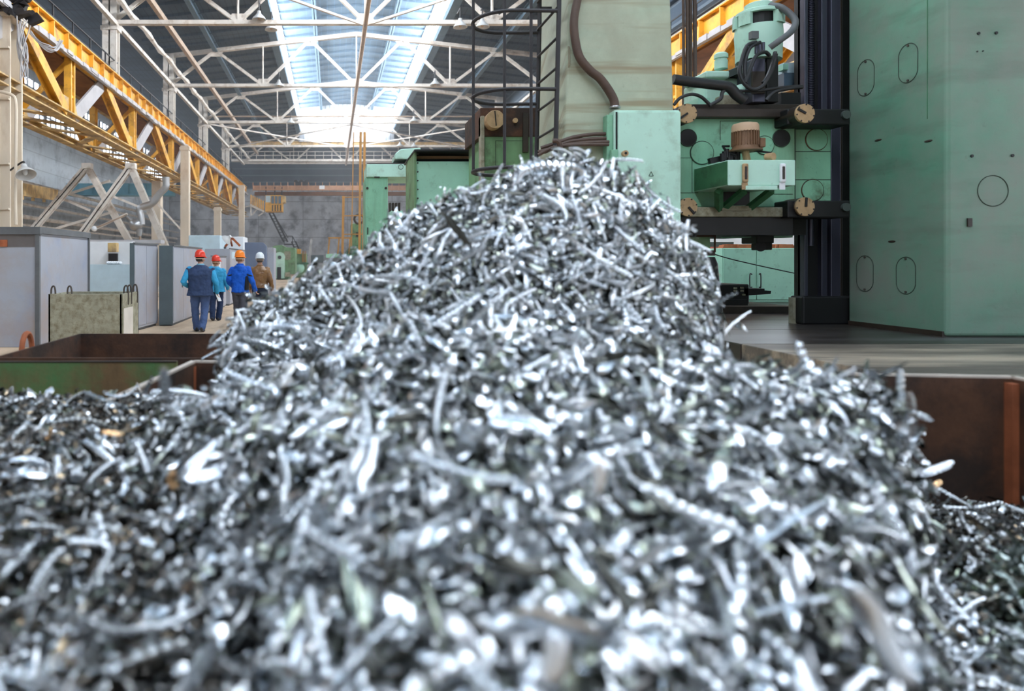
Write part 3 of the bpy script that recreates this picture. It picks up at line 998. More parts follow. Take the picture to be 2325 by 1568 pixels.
MB().bar(lp + Vector((.15, 0, .1)), P(527, 558, 26), .06, .06).build('arm', M['rust_orange'], o)
MB().bar(P(527, 540, 26), P(511, 560, 26), .08, .08).build('arm', M['rust_orange'], o)
MB().bar(P(527, 540, 26), P(545, 558, 26), .08, .08).build('arm', M['rust_orange'], o)
MB().cyl(P(511, 560, 26), Vector((P(511, 560, 26).x, 26, 2.05)), .05, 8).build('stand', M['cab_edge'], o)
# small lamp and ventilation duct behind the cabinets
o = thing('ventilation_duct', 'silvery bulbous ventilation duct between the trestles and the tall post', 'duct', P(318, 540, 32))
d = 32.0
MB().tube(smoothcurve([P(322, 510, d), P(320, 492, d), P(317, 478, d), P(322, 470, d), P(345, 462, d), P(362, 440, d), P(376, 425, d), P(377, 410, d), P(377, 402, d)], 5), .17, 12).build('pipe', M['alu'], o, smooth=True)
MB().ell(P(308, 510, d), .32, .32, .28).build('bulb', M['alu'], o, smooth=True)
MB().cyl(P(303, 503, d), P(289, 490, d), .14, 12, .08).build('nozzle', M['alu'], o, smooth=True)
MB().bar(P(288, 487, d), P(212, 520, d), .06, .06).build('arm', M['steel_tan'], o)
MB().cyl(P(316, 520, d), P(316, 536, d), .16, 12, .12).build('outlet', M['alu'], o, smooth=True)
MB().cyl(P(318, 536, d + .2), Vector((P(318, 0, d).x, d + .2, 0)), .06, 8).build('stand', M['steel_tan'], o)
lp = P(214, 519, 32)
tag(MB().ell(lp, .14, .12, .13).build('round_lamp', M['white'], smooth=True), 'small round white lamp at the foot of the right trestle', 'lamp')

# ---- far machine tools at the end of the aisle
d = 60.0
o = thing('milling_machine', 'mint green machine tool with arched housing at the far end of the aisle', 'machine tool', P(648, 632, d))
MB().prism([P(616, 634, d)] + [P(616 + 1.0, 563, d), P(620, 559, d), P(626, 557, d), P(640, 556, d), P(648, 561, d), P(668, 562, d), P(670, 566, d), P(670, 622, d), P(655, 622, d), P(655, 634, d)], (0, 3, 0)).build('housing', M['green_mould'], o)
MB().cyl(P(635, 584, d - .5), P(635, 584, d + .1), .48, 24).build('wheel_guard', M['green_pale'], o, smooth=True)
MB().cyl(P(635, 584, d - .56), P(635, 584, d - .4), .15, 16).build('wheel_hub', M['dark_iron'], o, smooth=True)
MB().pbox(624, 590, 646, 632, d - .5, .6).build('front_leg', M['green_pale'], o, bevel=.03)
MB().pbox(629, 606, 638, 633, d - .56, .1).build('opening', M['black'], o)
MB().pbox(622, 570, 628, 586, d - .06, .1).build('opening', M['rust'], o)
MB().pbox(645, 570, 660, 590, d - .06, .1).build('rust_panel', M['mossy'], o)
MB().pbox(647, 618, 658, 628, d - .6, .5).build('foot', M['mossy'], o)
d = 66.0
o = thing('lathe_machine', 'green lathe with yellow cage beside the arched machine', 'machine tool', P(685, 622, d))
MB().pbox(671, 575, 696, 630, d, 2).build('body', M['green_mould'], o, bevel=.05)
MB().ell(P(681, 608, d), .45, .4, .5).build('tank', M['mint'], o, smooth=True)
MB().pbox(672, 596, 702, 600, d - .3, 1).build('bed', M['green_dark'], o)
MB().pbox(674, 565, 683, 576, d - .2, .5).build('warning_board', M['yellow'], o)
b = MB()
for px in (687, 690, 694):
    b.bar(P(px, 595, d - .2), P(px, 570, d - .2), .08, .08)
b.build('cage', M['scaffold'], o)
d = 52.0
o = thing('control_stand', 'grey control stand with angled pole top at the end of the aisle', 'control stand', P(722, 640, d))
MB().pbox(701, 595, 719, 640, d, .8).build('cabinet', M['cab_grey'], o, bevel=.02)
MB().pbox(719, 597, 736, 640, d + .2, .6).build('cabinet', M['pale_wall'], o, bevel=.02)
MB().pbox(706, 579, 735, 596, d - .05, .5).build('console', M['cab_dark'], o, bevel=.02)
MB().pbox(701, 556, 708, 597, d + .1, .15).build('mast', M['alu'], o)
MB().prism([P(702, 556, d), P(705, 541, d), P(711, 543, d), P(708, 556, d)], (0, .15, 0)).build('mast_head', M['alu'], o)
for k in range(2):
    MB().pbox(721, 610 + 9 * k, 731, 616 + 9 * k, d + .15, .1).build('slot', M['black'], o)
d = 40.0
o = thing('scaffold_frame', 'rusty ochre pipe scaffold beside the gantry machine', 'scaffold', P(800, 585, d))
for px in (776, 815, 824):
    MB().bar(P(px + 4, 300 if px > 790 else 445, d), P(px, 654, d), .14, .14).build('pole', M['scaffold'], o)
MB().bar(P(803, 300, d), P(798, 560, d), .06, .06).build('pole', M['scaffold'], o)
for k, y in enumerate((448, 490, 532)):
    MB().bar(P(776, y, d), P(828, y - 1, d), .06, .06).build('rung', M['scaffold'], o)
for q in ((748, 540), (770, 540), (795, 540)):
    MB().bar(P(q[0], 540, d), P(q[0] - 3, 576, d), .08, .08).build('guard_post', M['scaffold'], o)
MB().bar(P(745, 540, d), P(798, 540, d), .08, .08).build('guard_rail', M['scaffold'], o)
d = 42.0
o = thing('boring_machine', 'grimy green boring machine behind the ochre scaffold', 'machine tool', P(805, 590, d))
MB().pbox(797, 507, 822, 651.5, d, 1.5).build('column', M['green_mould'], o, bevel=.04)
MB().prism([P(780, 578, d - .2), P(797, 556, d - .2), P(826, 556, d - .2), P(826, 652, d - .2), P(780, 652, d - .2)], (0, 1, 0)).build('base', M['green_dark'], o)
MB().pbox(740, 576, 775, 585, d - .3, 1).build('table', M['mint'], o)
MB().pbox(746, 596, 775, 601, d - .3, 1).build('table', M['green_dark'], o)
MB().pbox(752, 585, 766, 640, d, .7).build('support', M['cab_grey'], o)
MB().pbox(808, 527, 820, 537, d - .1, .2).build('spindle', M['black'], o)
MB().ring(P(815, 497, d), .28, .07, (0, 1, 0)).build('hose', M['oily'], o, smooth=True)
o = tag(MB().box(P(655, 0, 40).x, P(700, 0, 40).x, 37, 38.6, 0, .08).build('timber_plank', M['oily']), 'dark plank lying on the aisle floor before the control stand', 'plank')
o = tag(MB().box(P(668, 0, 30).x, P(700, 0, 30).x, 30, 30.7, 0, .12).build('timber_plank', M['oily']), 'dark plank end showing beside the heap edge', 'plank')

# ------------------------------------------------------------------ rusty bins
def wall_panel(mb, p, q, z0, z1, t):
    p, q = Vector((p[0], p[1], 0)), Vector((q[0], q[1], 0))
    n = Vector((-(q - p).y, (q - p).x, 0)).normalized() * t
    return mb.prism([p + Vector((0, 0, z0)), q + Vector((0, 0, z0)), q + n + Vector((0, 0, z0)), p + n + Vector((0, 0, z0))], (0, 0, z1 - z0))


def open_bin(name, label, c, z1, mats, rim=True, t=.02):
    """c: plan corners front-left, front-right, back-right, back-left; mats per wall front,right,back,left"""
    cx = sum(p[0] for p in c) / 4
    cy = sum(p[1] for p in c) / 4
    o = thing(name, label, 'scrap bin', (cx, cy, 0), 'rusty steel scrap bins')
    MB().prism([(p[0], p[1], .02) for p in c], (0, 0, .03)).build('floor_plate', M['rust'], o)
    for k, nm in enumerate(('front_wall', 'right_wall', 'back_wall', 'left_wall')):
        a, e = c[k], c[(k + 1) % 4]
        if mats[k] is None:
            continue
        w = wall_panel(MB(), a, e, .04, z1, t).build(nm, M[mats[k]], o)
        if rim:
            a2, e2 = Vector((*a, z1)), Vector((*e, z1))
            MB().bar(a2, e2, .035, .022).build('rim', M['rust_light'], w)
    return o


ZR = 1.0
# bin A, empty, farthest
A = open_bin('scrap_bin', 'empty rusty bin with a curved lug on its rim, behind the others', [(-2.12, 4.25), (.9, 4.2), (.9, 5.67), (-2.1, 5.67)], ZR, ['rust', 'rust', 'rust', 'rust'], rim=False)
b = MB()
lx, ly = -2.14, 4.78
pts = [Vector((lx, ly + .08 * math.cos(a), ZR - .03 + .125 * math.sin(a) * (1 if math.sin(a) > 0 else 1))) for a in [math.pi * k / 14 for k in range(15)]]
b.tube(pts, [.02] * 15, 8)
b.build('lifting_lug', M['rust_orange'], A, smooth=True)
# bin B with green paint
B = open_bin('scrap_bin', 'rusty bin with green paint inside, holding swarf at the left', [(-3.4, 1.2), (-1.25, 1.2), (-.93, 4.1), (-3.2, 4.06)], ZR, [None, None, 'rust_green', 'rust_green'], rim=False)
MB().bar((-3.2, 4.06, ZR), (-.93, 4.09, ZR), .03, .008).build('rim', M['oily'], B)
# bin C, the one with the heap
CB = [(-1.22, .42), (3.05, .42), (3.5, 3.51), (-.825, 4.06)]
Cbin = open_bin('scrap_bin', 'big rusty bin with bright rim holding the tall swarf heap', CB, ZR, ['rust', 'rust', 'rust', 'rust'])
MB().bar((3.47, 3.48, .1), (3.47, 3.48, ZR - .02), .06, .06).build('corner_weld', M['rust_orange'], Cbin)
MB().bar((-.83, 4.02, .1), (-.83, 4.02, ZR - .02), .05, .05).build('corner_weld', M['rust_orange'], Cbin)


# ------------------------------------------------------------------ people
def cloth(name, col, rough=.8, var=.18, scale=5):
    M[name] = mat(name, col, rough, var=var, scale=scale, bump=.15, bscale=20)


cloth('navy_vest', (44, 62, 96)); cloth('cyan_cloth', (52, 154, 200)); cloth('navy_trousers', (70, 92, 136)); cloth('dark_jeans', (32, 50, 84))
cloth('royal_blue', (14, 92, 200)); cloth('grey_trousers', (78, 78, 88)); cloth('brown_leather', (132, 96, 62), .3, .35, 4); cloth('dark_trousers', (28, 38, 58))
cloth('black_cloth', (24, 26, 34)); cloth('light_shirt', (130, 182, 204))
M['skin'] = mat('skin', (206, 158, 136), .55, var=.06)
M['hair_dark'] = mat('dark_hair', (46, 38, 34), .7, var=.3, scale=30)
M['hair_brown'] = mat('brown_hair', (136, 96, 62), .7, var=.3, scale=30)
M['hair_grey'] = mat('grey_hair', (78, 72, 66), .7, var=.3, scale=30)
M['shoe'] = mat('dark_shoe', (36, 34, 36), .5)
M['hat_red'] = mat('red_helmet', (226, 60, 40), .28, var=.06)
M['hat_orange'] = mat('orange_helmet', (246, 132, 30), .28, var=.06)
M['hat_white'] = mat('white_helmet', (232, 236, 238), .28, var=.04)
M['strap'] = mat('helmet_strap', (214, 190, 168), .6)
TEX = bpy.data.textures.new('wrinkles', 'CLOUDS')
TEX.noise_scale = .09
TEX.noise_depth = 2


def fuse(o, vox, smooth_it=4, wrinkle=0.0):
    r_ = o.modifiers.new('fuse', 'REMESH')
    r_.mode = 'VOXEL'
    r_.voxel_size = vox
    r_.use_smooth_shade = True
    s_ = o.modifiers.new('soften', 'SMOOTH')
    s_.factor = .5
    s_.iterations = smooth_it
    if wrinkle:
        d_ = o.modifiers.new('wrinkle', 'DISPLACE')
        d_.texture = TEX
        d_.strength = wrinkle
        d_.mid_level = .5
    return o


def limb(mb, pts, rad, n=12):
    mb.tube(smoothcurve(pts, 4), [rad[i] + (rad[min(i + 1, len(rad) - 1)] - rad[i]) * j / 4 for i in range(len(rad) - 1) for j in range(4)] + [rad[-1]], n)
    for p, r_ in ((pts[0], rad[0]), (pts[-1], rad[-1])):
        mb.ell(p, r_, r_, r_, 12, 8)


def hand(mb, wrist, d, palm_side):
    """palm, four bent fingers and a thumb"""
    w = Vector(wrist)
    d = Vector(d).normalized()
    s = Vector(palm_side)
    s = (s - d * s.dot(d)).normalized()           # across the palm
    n = d.cross(s).normalized()                   # curl direction
    for k in (-1, 0, 1):
        mb.ell(w + d * .045 + s * .022 * k, .019, .019, .019, 10, 8)
        mb.tube([w + s * .012 * k, w + d * .085 + s * .026 * k], [.017, .015], 8)
    for k, L in ((-1.5, .062), (-.5, .075), (.5, .07), (1.5, .054)):
        b0 = w + d * .085 + s * .019 * k
        p1 = b0 + d * L * .42 + n * L * .12
        p2 = p1 + d * L * .26 + n * L * .3
        p3 = p2 + d * L * .05 + n * L * .3
        mb.tube([b0, p1, p2, p3], [.0098, .0092, .0085, .0072], 7)
    t0 = w + d * .03 + s * .032
    mb.tube([w + d * .015 + s * .018, t0 + s * .012 + n * .008, t0 + d * .03 + s * .02 + n * .022, t0 + d * .05 + s * .012 + n * .03], [.012, .0115, .01, .008], 7)


def person(label, X, Y, yaw, s, wide, armL, armR, legL, legR, hat, hair, look, top, topmat, legmat, vest=None, hem=.86):
    t = Vector((X, Y, 0))
    cs, sn = math.cos(yaw), math.sin(yaw)

    def T(p):
        return Vector((X + s * (p[0] * cs - p[1] * sn), Y + s * (p[0] * sn + p[1] * cs), s * p[2]))

    def TH(p):     # the head turns on the neck
        c2, s2 = math.cos(look), math.sin(look)
        return T((p[0] * c2 - (p[1] - .01) * s2, p[0] * s2 + (p[1] - .01) * c2 + .01, p[2]))
    b = MB()
    w = wide
    b.loft([(0, 0, .84, .15 * w, .11), (0, 0, .95, .165 * w, .12), (0, .01, 1.08, .145 * w, .11 * w), (0, .01, 1.25, .17 * w, .12 * w), (0, 0, 1.38, .185 * w, .115), (0, 0, 1.45, .13, .09), (0, .0, 1.5, .062, .064)])
    limb(b, [(0, 0, 1.44), (0, .005, 1.52), (0, .015, 1.6)], [.068, .06, .062])
    for L, sd in ((armL, -1), (armR, 1)):
        limb(b, L, [.062, .045, .03])
        hand(b, L[2], Vector(L[2]) - Vector(L[1]), (-sd * .3, 1, 0))
    for L in (legL, legR):
        limb(b, L[:3], [.095, .062, .042])
        limb(b, [L[2], Vector(L[3])], [.042, .035])
    h = MB()
    h.ell((0, .01, 1.675), .077, .097, .112, 20, 14)
    h.ell((0, .045, 1.6), .056, .06, .062, 14, 10)
    h.ell((0, .117, 1.635), .013, .02, .022, 10, 8)
    h.ell((0, .1, 1.655), .04, .012, .03, 10, 8)
    h.ell((0, .1, 1.59), .022, .012, .009, 10, 8)
    for sd in (-1, 1):
        h.ell((sd * .079, .0, 1.645), .012, .024, .034, 10, 8)
        h.ell((sd * .045, .085, 1.63), .028, .022, .028, 10, 8)
    h.xform(lambda p: ((p.x * math.cos(look) - (p.y - .01) * math.sin(look)), (p.x * math.sin(look) + (p.y - .01) * math.cos(look)) + .01, p.z))
    b.add(h.v, h.f)
    b.xform(T)
    body = fuse(b.build('person', M['skin'], loc=t), .0075, 3)
    tag(body, label, 'person')
    # eyes
    e = MB()
    for sd in (-1, 1):
        e.ell((sd * .032, .1, 1.655), .011, .008, .008, 10, 8)
    e.xform(TH).build('eyes', M['hair_dark'], body, smooth=True)
    # hair under the helmet
    h = MB()
    h.loft([(0, -.012, 1.595, .06, .075), (0, -.012, 1.63, .078, .094), (0, -.005, 1.67, .085, .106), (0, .0, 1.72, .086, .108)], 20)
    h.xform(TH).build('hair', M[hair], body, smooth=True)
    # trousers
    tr = MB()
    tr.loft([(0, 0, .8, .165 * w, .125), (0, 0, .9, .178 * w, .138), (0, .005, 1.0, .165 * w, .13), (0, .01, 1.05, .16 * w, .125)])
    for L in (legL, legR):
        a, k, f_ = [Vector(p) for p in L[:3]]
        limb(tr, [a, k, f_ + Vector((0, .01, -.02))], [.115 * w ** .5, .09, .08], 14)
    tr.xform(T)
    fuse(tr.build('trousers', M[legmat], body), .011, 3, .028)
    # shoes
    for L in (legL, legR):
        a, toe = Vector(L[2]), Vector(L[3])
        sh = MB()
        dv = (toe - a)
        dv.z = 0
        dv.normalize()
        heel = a - dv * .05
        zb = min(a.z - .09, toe.z) if a.z < .16 else toe.z - .02
        for k, (tt, rw, rh) in enumerate(((0, .038, .05), (.09, .04, .05), (.19, .048, .036), (.25, .04, .028))):
            sh.ell(heel + dv * tt + Vector((0, 0, -heel.z + rh + max(0, (a.z - .1) * (1 - tt / .25)))), rw, rw + .01, rh, 12, 8)
        sh.tube([heel + Vector((0, 0, -heel.z + .04 + max(0, a.z - .1))), heel + dv * .25 + Vector((0, 0, -heel.z + .03))], [.042, .036], 10)
        sh.xform(T)
        fuse(sh.build('shoe', M['shoe'], body), .009, 3)
    # jacket
    j = MB()

    def torso(g, z0, flare=0.0):
        return [(0, 0, z0, (.178 + g + flare) * w, (.135 + g + flare) * w ** .5), (0, .005, z0 + .12, (.172 + g) * w, (.13 + g) * w ** .5), (0, .01, 1.15, (.168 + g) * w, (.128 + g) * w ** .5), (0, .005, 1.3, (.19 + g) * w, (.135 + g) * w ** .5),
                (0, 0, 1.4, (.195 + g) * w, .125 + g), (0, 0, 1.46, (.14 + g) * w ** .5, .095 + g), (0, 0, 1.515, .078 + g * .5, .08 + g * .5)]
    j.loft(torso(.012, hem, .008), 24)
    for L in (armL, armR):
        a, k, f_ = [Vector(p) for p in L]
        limb(j, [a, k, f_ + (f_ - k).normalized() * .01], [.083, .066, .05], 14)
    if top == 'hood':
        j.ell((0, -.075, 1.46), .13, .085, .06, 16, 10)
        j.ell((0, -.095, 1.41), .09, .06, .06, 16, 10)
    j.xform(T)
    fuse(j.build('jacket', M[topmat], body), .011, 3, .034)
    if vest:
        v = MB()
        v.loft(torso(.038, hem - .04, .02), 24)
        for sd in (-1, 1):
            v.ell((sd * .2 * w, 0, 1.41), .065, .09, .06, 14, 10)
        v.xform(T)
        fuse(v.build('vest', M[vest], body), .012, 3, .03)
    c = MB()
    c.ring((0, .005, 1.525), .068, .022, n=20, k=8)
    c.xform(T).build('collar', M['light_shirt' if vest else topmat], body, smooth=True)
    # helmet
    hm = MB()
    prof = [(.118, 1.70), (.122, 1.715), (.121, 1.74), (.114, 1.785), (.094, 1.825), (.06, 1.85), (.02, 1.86), (.001, 1.861)]
    n = 28
    vs, fs = [], []
    for r_, z in prof:
        for k in range(n):
            an = 2 * math.pi * k / n
            vs.append((r_ * .93 * math.cos(an), r_ * 1.12 * math.sin(an), z))
    for i in range(len(prof) - 1):
        for k in range(n):
            l = (k + 1) % n
            fs.append((i * n + k, i * n + l, (i + 1) * n + l, (i + 1) * n + k))
    fs.append(tuple(range(n - 1, -1, -1)))
    hm.add(vs, fs)
    for x in (-.035, 0, .035):
        hm.tube(smoothcurve([(x, -.115, 1.76), (x, -.07, 1.835), (x, 0, 1.866 - abs(x) * .2), (x, .07, 1.835), (x, .115, 1.76)], 4), .009, 6)
    hm.xform(lambda p: (p.x, p.y, p.z + (p.y * -.08)))
    shell = hm.xform(TH).build('helmet', M[hat], body, smooth=True)
    br = MB()
    br.ring((0, .0, 1.705), .116, .009, n=28, k=6)
    br.xform(lambda p: (p.x * .97, p.y * 1.2 + (.035 if p.y > 0 else 0), p.z - .02 * (p.y > 0)))
    br.prism([(-.09, .1, 1.698), (.09, .1, 1.698), (.06, .175, 1.682), (-.06, .175, 1.682)], (0, 0, .008))
    br.xform(TH).build('brim', M[hat], shell, smooth=True)
    st = MB()
    st.ring((0, -.01, 1.66), .1, .008, n=24, k=6)
    st.xform(lambda p: (p.x * .93, p.y * 1.08, p.z)).xform(TH).build('headband', M['strap'], body, smooth=True)
    return body, T


p1, T1 = person('man in navy vest over cyan sleeves and red helmet, walking left of the group', P(455, 0, 15.5).x, 15.5, .08, 1.0, 1.32,
                [(-.24, 0, 1.41), (-.36, -.1, 1.14), (-.26, .14, 1.02)], [(.24, 0, 1.41), (.345, -.06, 1.14), (.37, .06, .9)],
                [(-.11, 0, .9), (-.13, .1, .5), (-.1, .16, .1), (-.12, .3, .04)], [(.1, 0, .9), (.1, .02, .5), (.05, -.14, .13), (.06, .0, .05)],
                'hat_red', 'hair_dark', -.55, 'plain', 'cyan_cloth', 'navy_trousers', vest='navy_vest')
c = T1((.385, .1, .81))
tag(MB().obox(c, (.012, 0, 0), (.02, .05, 0), (-.045, 0, .12)).build('folded_paper', M['white'], loc=c), 'folded white papers held in the hand of the man in the navy vest', 'papers')
p2, T2 = person('person in all cyan jacket and red helmet, dark jeans, second from left', P(491, 0, 18.4).x, 18.4, .02, .95, 1.12,
                [(-.19, 0, 1.41), (-.27, .02, 1.14), (-.24, .14, .93)], [(.19, 0, 1.41), (.27, -.03, 1.14), (.31, .08, .92)],
                [(-.09, 0, .9), (-.1, -.02, .5), (-.09, -.1, .12), (-.09, .04, .04)], [(.09, 0, .9), (.1, .08, .5), (.06, .02, .1), (.06, .16, .04)],
                'hat_red', 'hair_brown', -.7, 'plain', 'cyan_cloth', 'dark_jeans', vest='cyan_cloth')
p3, T3 = person('man in bright blue hooded jacket, grey trousers and orange helmet', P(545, 0, 16.3).x, 16.3, -.05, 1.0, 1.08,
                [(-.18, 0, 1.4), (-.27, -.03, 1.14), (-.2, .15, 1.0)], [(.19, 0, 1.41), (.29, -.05, 1.14), (.36, .05, .92)],
                [(-.09, 0, .9), (-.08, .05, .5), (-.07, .05, .1), (-.08, .2, .04)], [(.09, 0, .9), (.08, -.04, .5), (.04, -.12, .13), (.04, .02, .05)],
                'hat_orange', 'hair_brown', -.45, 'hood', 'royal_blue', 'grey_trousers')
b = MB()
for q, rr in (((.24, -.025, 1.27), .083), ((-.225, -.015, 1.27), .083)):
    b.ring(T3(q), rr, .016, (.3 if q[0] > 0 else -.3, 0, 1), 16, 6)
b.build('arm_band', M['black_cloth'], p3, smooth=True)
b = MB()
b.loft([(.16, -.0, .92, .05, .15), (.17, 0, 1.1, .045, .15), (.18, 0, 1.25, .04, .13)], 14)
b.xform(T3).build('side_panel', M['black_cloth'], p3, smooth=True)
p4, T4 = person('man in brown leather jacket, dark trousers and white helmet', P(590, 0, 17.5).x, 17.5, -.02, .985, 1.12,
                [(-.19, 0, 1.41), (-.26, -.03, 1.14), (-.26, .1, .92)], [(.19, 0, 1.41), (.28, -.02, 1.13), (.31, .1, .9)],
                [(-.09, 0, .9), (-.09, .04, .5), (-.09, .0, .1), (-.1, .15, .04)], [(.09, 0, .9), (.09, 0, .5), (.08, -.05, .1), (.09, .1, .04)],
                'hat_white', 'hair_grey', .05, 'plain', 'brown_leather', 'dark_trousers', hem=.93)
# ------------------------------------------------------------------ the big green machine
ZP = .88            # height of the machine's floor plates
o = thing('floor_plates', 'raised dark machine floor plates with worn pale streaks, before the right column', 'platform', (6.3, 4.25, 0))
ys = [4.25, 4.62, 5.05, 5.95, 7.2, 8.4, 10.4, 13.4]
for i in range(len(ys) - 1):
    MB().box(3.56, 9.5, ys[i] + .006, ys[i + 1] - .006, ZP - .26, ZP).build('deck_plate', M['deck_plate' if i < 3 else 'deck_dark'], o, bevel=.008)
MB().box(3.6, 9.5, 4.3, 13.4, 0, ZP - .26).build('base', M['deck_side'], o)
MB().box(3.585, 3.6, 4.3, 6.9, .3, ZP - .34).build('mint_strip', M['mint'], o)
b = MB()
for k in range(5):
    x, y, z = 3.578, 5.75 - .11 * k, .47
    for q in (((0, 0), (0, .06)), ((0, .06), (.045, .06)), ((.045, 0), (.045, .06)))[: (3 if k % 2 else 2)]:
        b.bar((x, y - q[0][0], z + q[0][1]), (x, y - q[1][0], z + q[1][1]), .012, .01)
b.build('stencil_mark', M['black'], o)

# ---- right column
o = thing('machine_column', 'massive worn green machine column filling the right edge', 'machine column', (5.85, 6.5, ZP), 'columns of the green machine')
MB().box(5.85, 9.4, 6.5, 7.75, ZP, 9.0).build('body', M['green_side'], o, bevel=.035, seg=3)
MB().box(5.83, 9.4, 6.53, 7.72, ZP, ZP + .05).build('foot', M['oily'], o)


def oval_x(mb, y, z, ry, rz, x, r=.0035, n=36):
    """ring outline lying on a face looking towards -X"""
    st = rz - ry
    pts = []
    for k in range(n):
        a = 2 * math.pi * k / n
        pts.append((x, y + ry * math.cos(a), z + ry * math.sin(a) + (st if math.sin(a) >= 0 else -st)))
    return mb.tube(pts, r, 6, closed=True)


def side_pt(px, py, X=5.85):
    """point on the column's left face seen at that pixel"""
    d = X * F / (px - VX)
    return Vector((X, d, EYE - (py - VY) / F * d))


for px, ya, yb, wpx in ((1966, 136, 217, 38), (2062, 99, 187, 44), (1964, 580, 661, 38), (2057, 583, 667, 44)):
    d = 5.85 * F / (px - VX)
    q0, q1 = side_pt(px, ya), side_pt(px, yb)
    ry = (5.85 * F / (px - wpx / 2 - VX) - 5.85 * F / (px + wpx / 2 - VX)) / 2
    cv = oval_x(MB(), d, (q0.z + q1.z) / 2, ry, (q0.z - q1.z) / 2, 5.848).build('oval_cover', M['groove'], o, smooth=True)
    b = MB()
    for a in (0, 1):
        q = (q0, q1)[a]
        b.cyl((5.84, d, q.z - .02 + .04 * a), (5.852, d, q.z - .02 + .04 * a), .012, 8)
    b.build('cover_screw', M['bolt_iron'], cv)
qc = P(2254, 433, 6.5)
MB().ring((qc.x, 6.498, qc.z), .146, .004, (0, 1, 0), 36, 6).build('round_cover', M['groove'], o, smooth=True)
b = MB()
for px, py in ((2221, 76), (2261, 75), (2206, 354), (2298, 353), (2218, 117), (2231, 116)):
    q = P(px, py, 6.5)
    b.cyl((q.x, 6.49, q.z), (q.x, 6.51, q.z), .014 if py > 200 or py < 80 else .006, 10)
b.build('drilled_hole', M['black'], o)
MB().box(5.845, 5.85, 6.71, 6.714, 3.0, 4.4).build('seam', M['green_dark'], o)
b = MB()
for px, py in ((1994, 318), (2108, 320), (2025, 548)):
    q = side_pt(px, py)
    b.ell((5.85, q.y, q.z), .008, .05, .012, 10, 6)
b.build('scrape', M['oily'], o)
MB().pbox(2198, 495, 2208, 514, 6.485, .02).build('small_plate', M['oily'], o)

# ---- guideway on the column's inner face
o = thing('vertical_guideway', 'dark vertical steel guideway beside the right green column', 'guideway', (5.6, 7.85, ZP))
MB().box(5.45, 6.2, 7.96, 8.06, ZP, 9).build('body', M['black'], o)
for xa, xb, dy, m in ((5.45, 5.49, .12, 'guide'), (5.66, 5.73, .1, 'guide'), (5.74, 5.85, .14, 'guide'), (5.89, 5.94, .05, 'oily')):
    MB().box(xa, xb, 8.0 - dy, 8.0, ZP + .1, 9).build('rail', M[m], o, bevel=.006)
b = MB()
b.tube([(5.565, 7.95, ZP + .9), (5.565, 7.95, 9)], .035, 12)
for k in range(200):
    b.lathe([(.036, 0), (.046, .008), (.036, .016)], (5.565, 7.95, 2.9 + k * .02), n=10)
b.build('lead_screw', M['guide'], o, smooth=True)
MB().box(5.36, 6.05, 7.78, 8.0, ZP, ZP + .32).build('foot_block', M['black'], o, bevel=.02)
MB().box(5.78, 5.85, 7.9, 8.02, ZP + .6, ZP + 1.3).build('rust_strip', M['rust'], o)
MB().box(5.33, 5.39, 7.9, 7.98, ZP, ZP + .3).build('timber_prop', M['mossy'], o)

# ---- cross rail with pump unit
d = 7.6
o = thing('cross_rail', 'dark-edged green cross rail with round covers between the two columns', 'machine cross rail', P(1700, 490, d))
MB().pbox(1525, 265, 1806, 470, d, .9).build('front_panel', M['green'], o, bevel=.012)
MB().pbox(1806, 292, 1887, 470, d + .05, .2).build('side_panel', M['green'], o, bevel=.01)
b = MB()
b.pbox(1525, 246, 1805, 266, d - .1, 1.1)
b.pbox(1560, 236, 1838, 248, d + .1, .8)
b.build('top_rail', M['oily'], o, bevel=.01)
MB().pbox(1525, 470, 1790, 492, d - .14, .5).build('lower_lip', M['mossy'], o, bevel=.01)
b = MB()
b.pbox(1525, 490, 1800, 533, d - .1, 1.3)
b.pbox(1800, 490, 1830, 533, d + .1, .9)
b.build('lower_rail', M['black'], o)  # real lower guide, but its black also carries the underside's shadow
for ya, yb in ((247, 283), (455, 494)):
    MB().pbox(1788, ya, 1931, yb, d - .22, .3).build('clamp_plate', M['black'], o, bevel=.015)
    q = P(1918, (ya + yb) / 2 - 4, d - .22)
    MB().cyl((q.x, d - .25, q.z), (q.x, d - .21, q.z), .045, 16).build('bolt', M['deck_side'], o)
for px, py, r_, ln, ang in ((1561, 257, .105, .27, .6), (1829, 257, .102, .36, -.5), (1563, 470, .1, .27, 2.3), (1829, 469, .102, .27, 1.5)):
    yf = d - ln
    q = P(px, py, yf)
    dk = MB().cyl((q.x, yf, q.z), (q.x, yf + .03, q.z), r_, 32).build('end_cap', M['disc'], o, bevel=.005)
    v = Vector((-math.cos(ang), 0, -math.sin(ang))) * r_ * (1 if ang != 1.5 else -1)
    MB().bar((q.x, yf - .006, q.z), Vector((q.x, yf - .006, q.z)) + v * .95, .022, .012, (0, 1, 0)).build('slot', M['black'], dk)
    for k in range(7):
        aa = k * .9 + px
        MB().cyl((q.x + r_ * .9 * math.cos(aa), yf - .004, q.z + r_ * .9 * math.sin(aa)), (q.x + r_ * .9 * math.cos(aa), yf + .01, q.z + r_ * .9 * math.sin(aa)), .009, 8).build('screw', M['oily'], dk)
    MB().cyl((q.x, yf + .03, q.z), (q.x, d + .1, q.z), r_ * .98, 28).build('cap_housing', M['oily'], o)
for px, py in ((1561, 313), (1773, 314)):
    q = P(px, py, d)
    MB().cyl((q.x, d - .012, q.z), (q.x, d + .01, q.z), .09, 28).build('round_opening', M['black'], o)
    MB().ring((q.x, d - .01, q.z), .094, .006, (0, 1, 0), 28, 6).build('opening_rim', M['groove'], o, smooth=True)
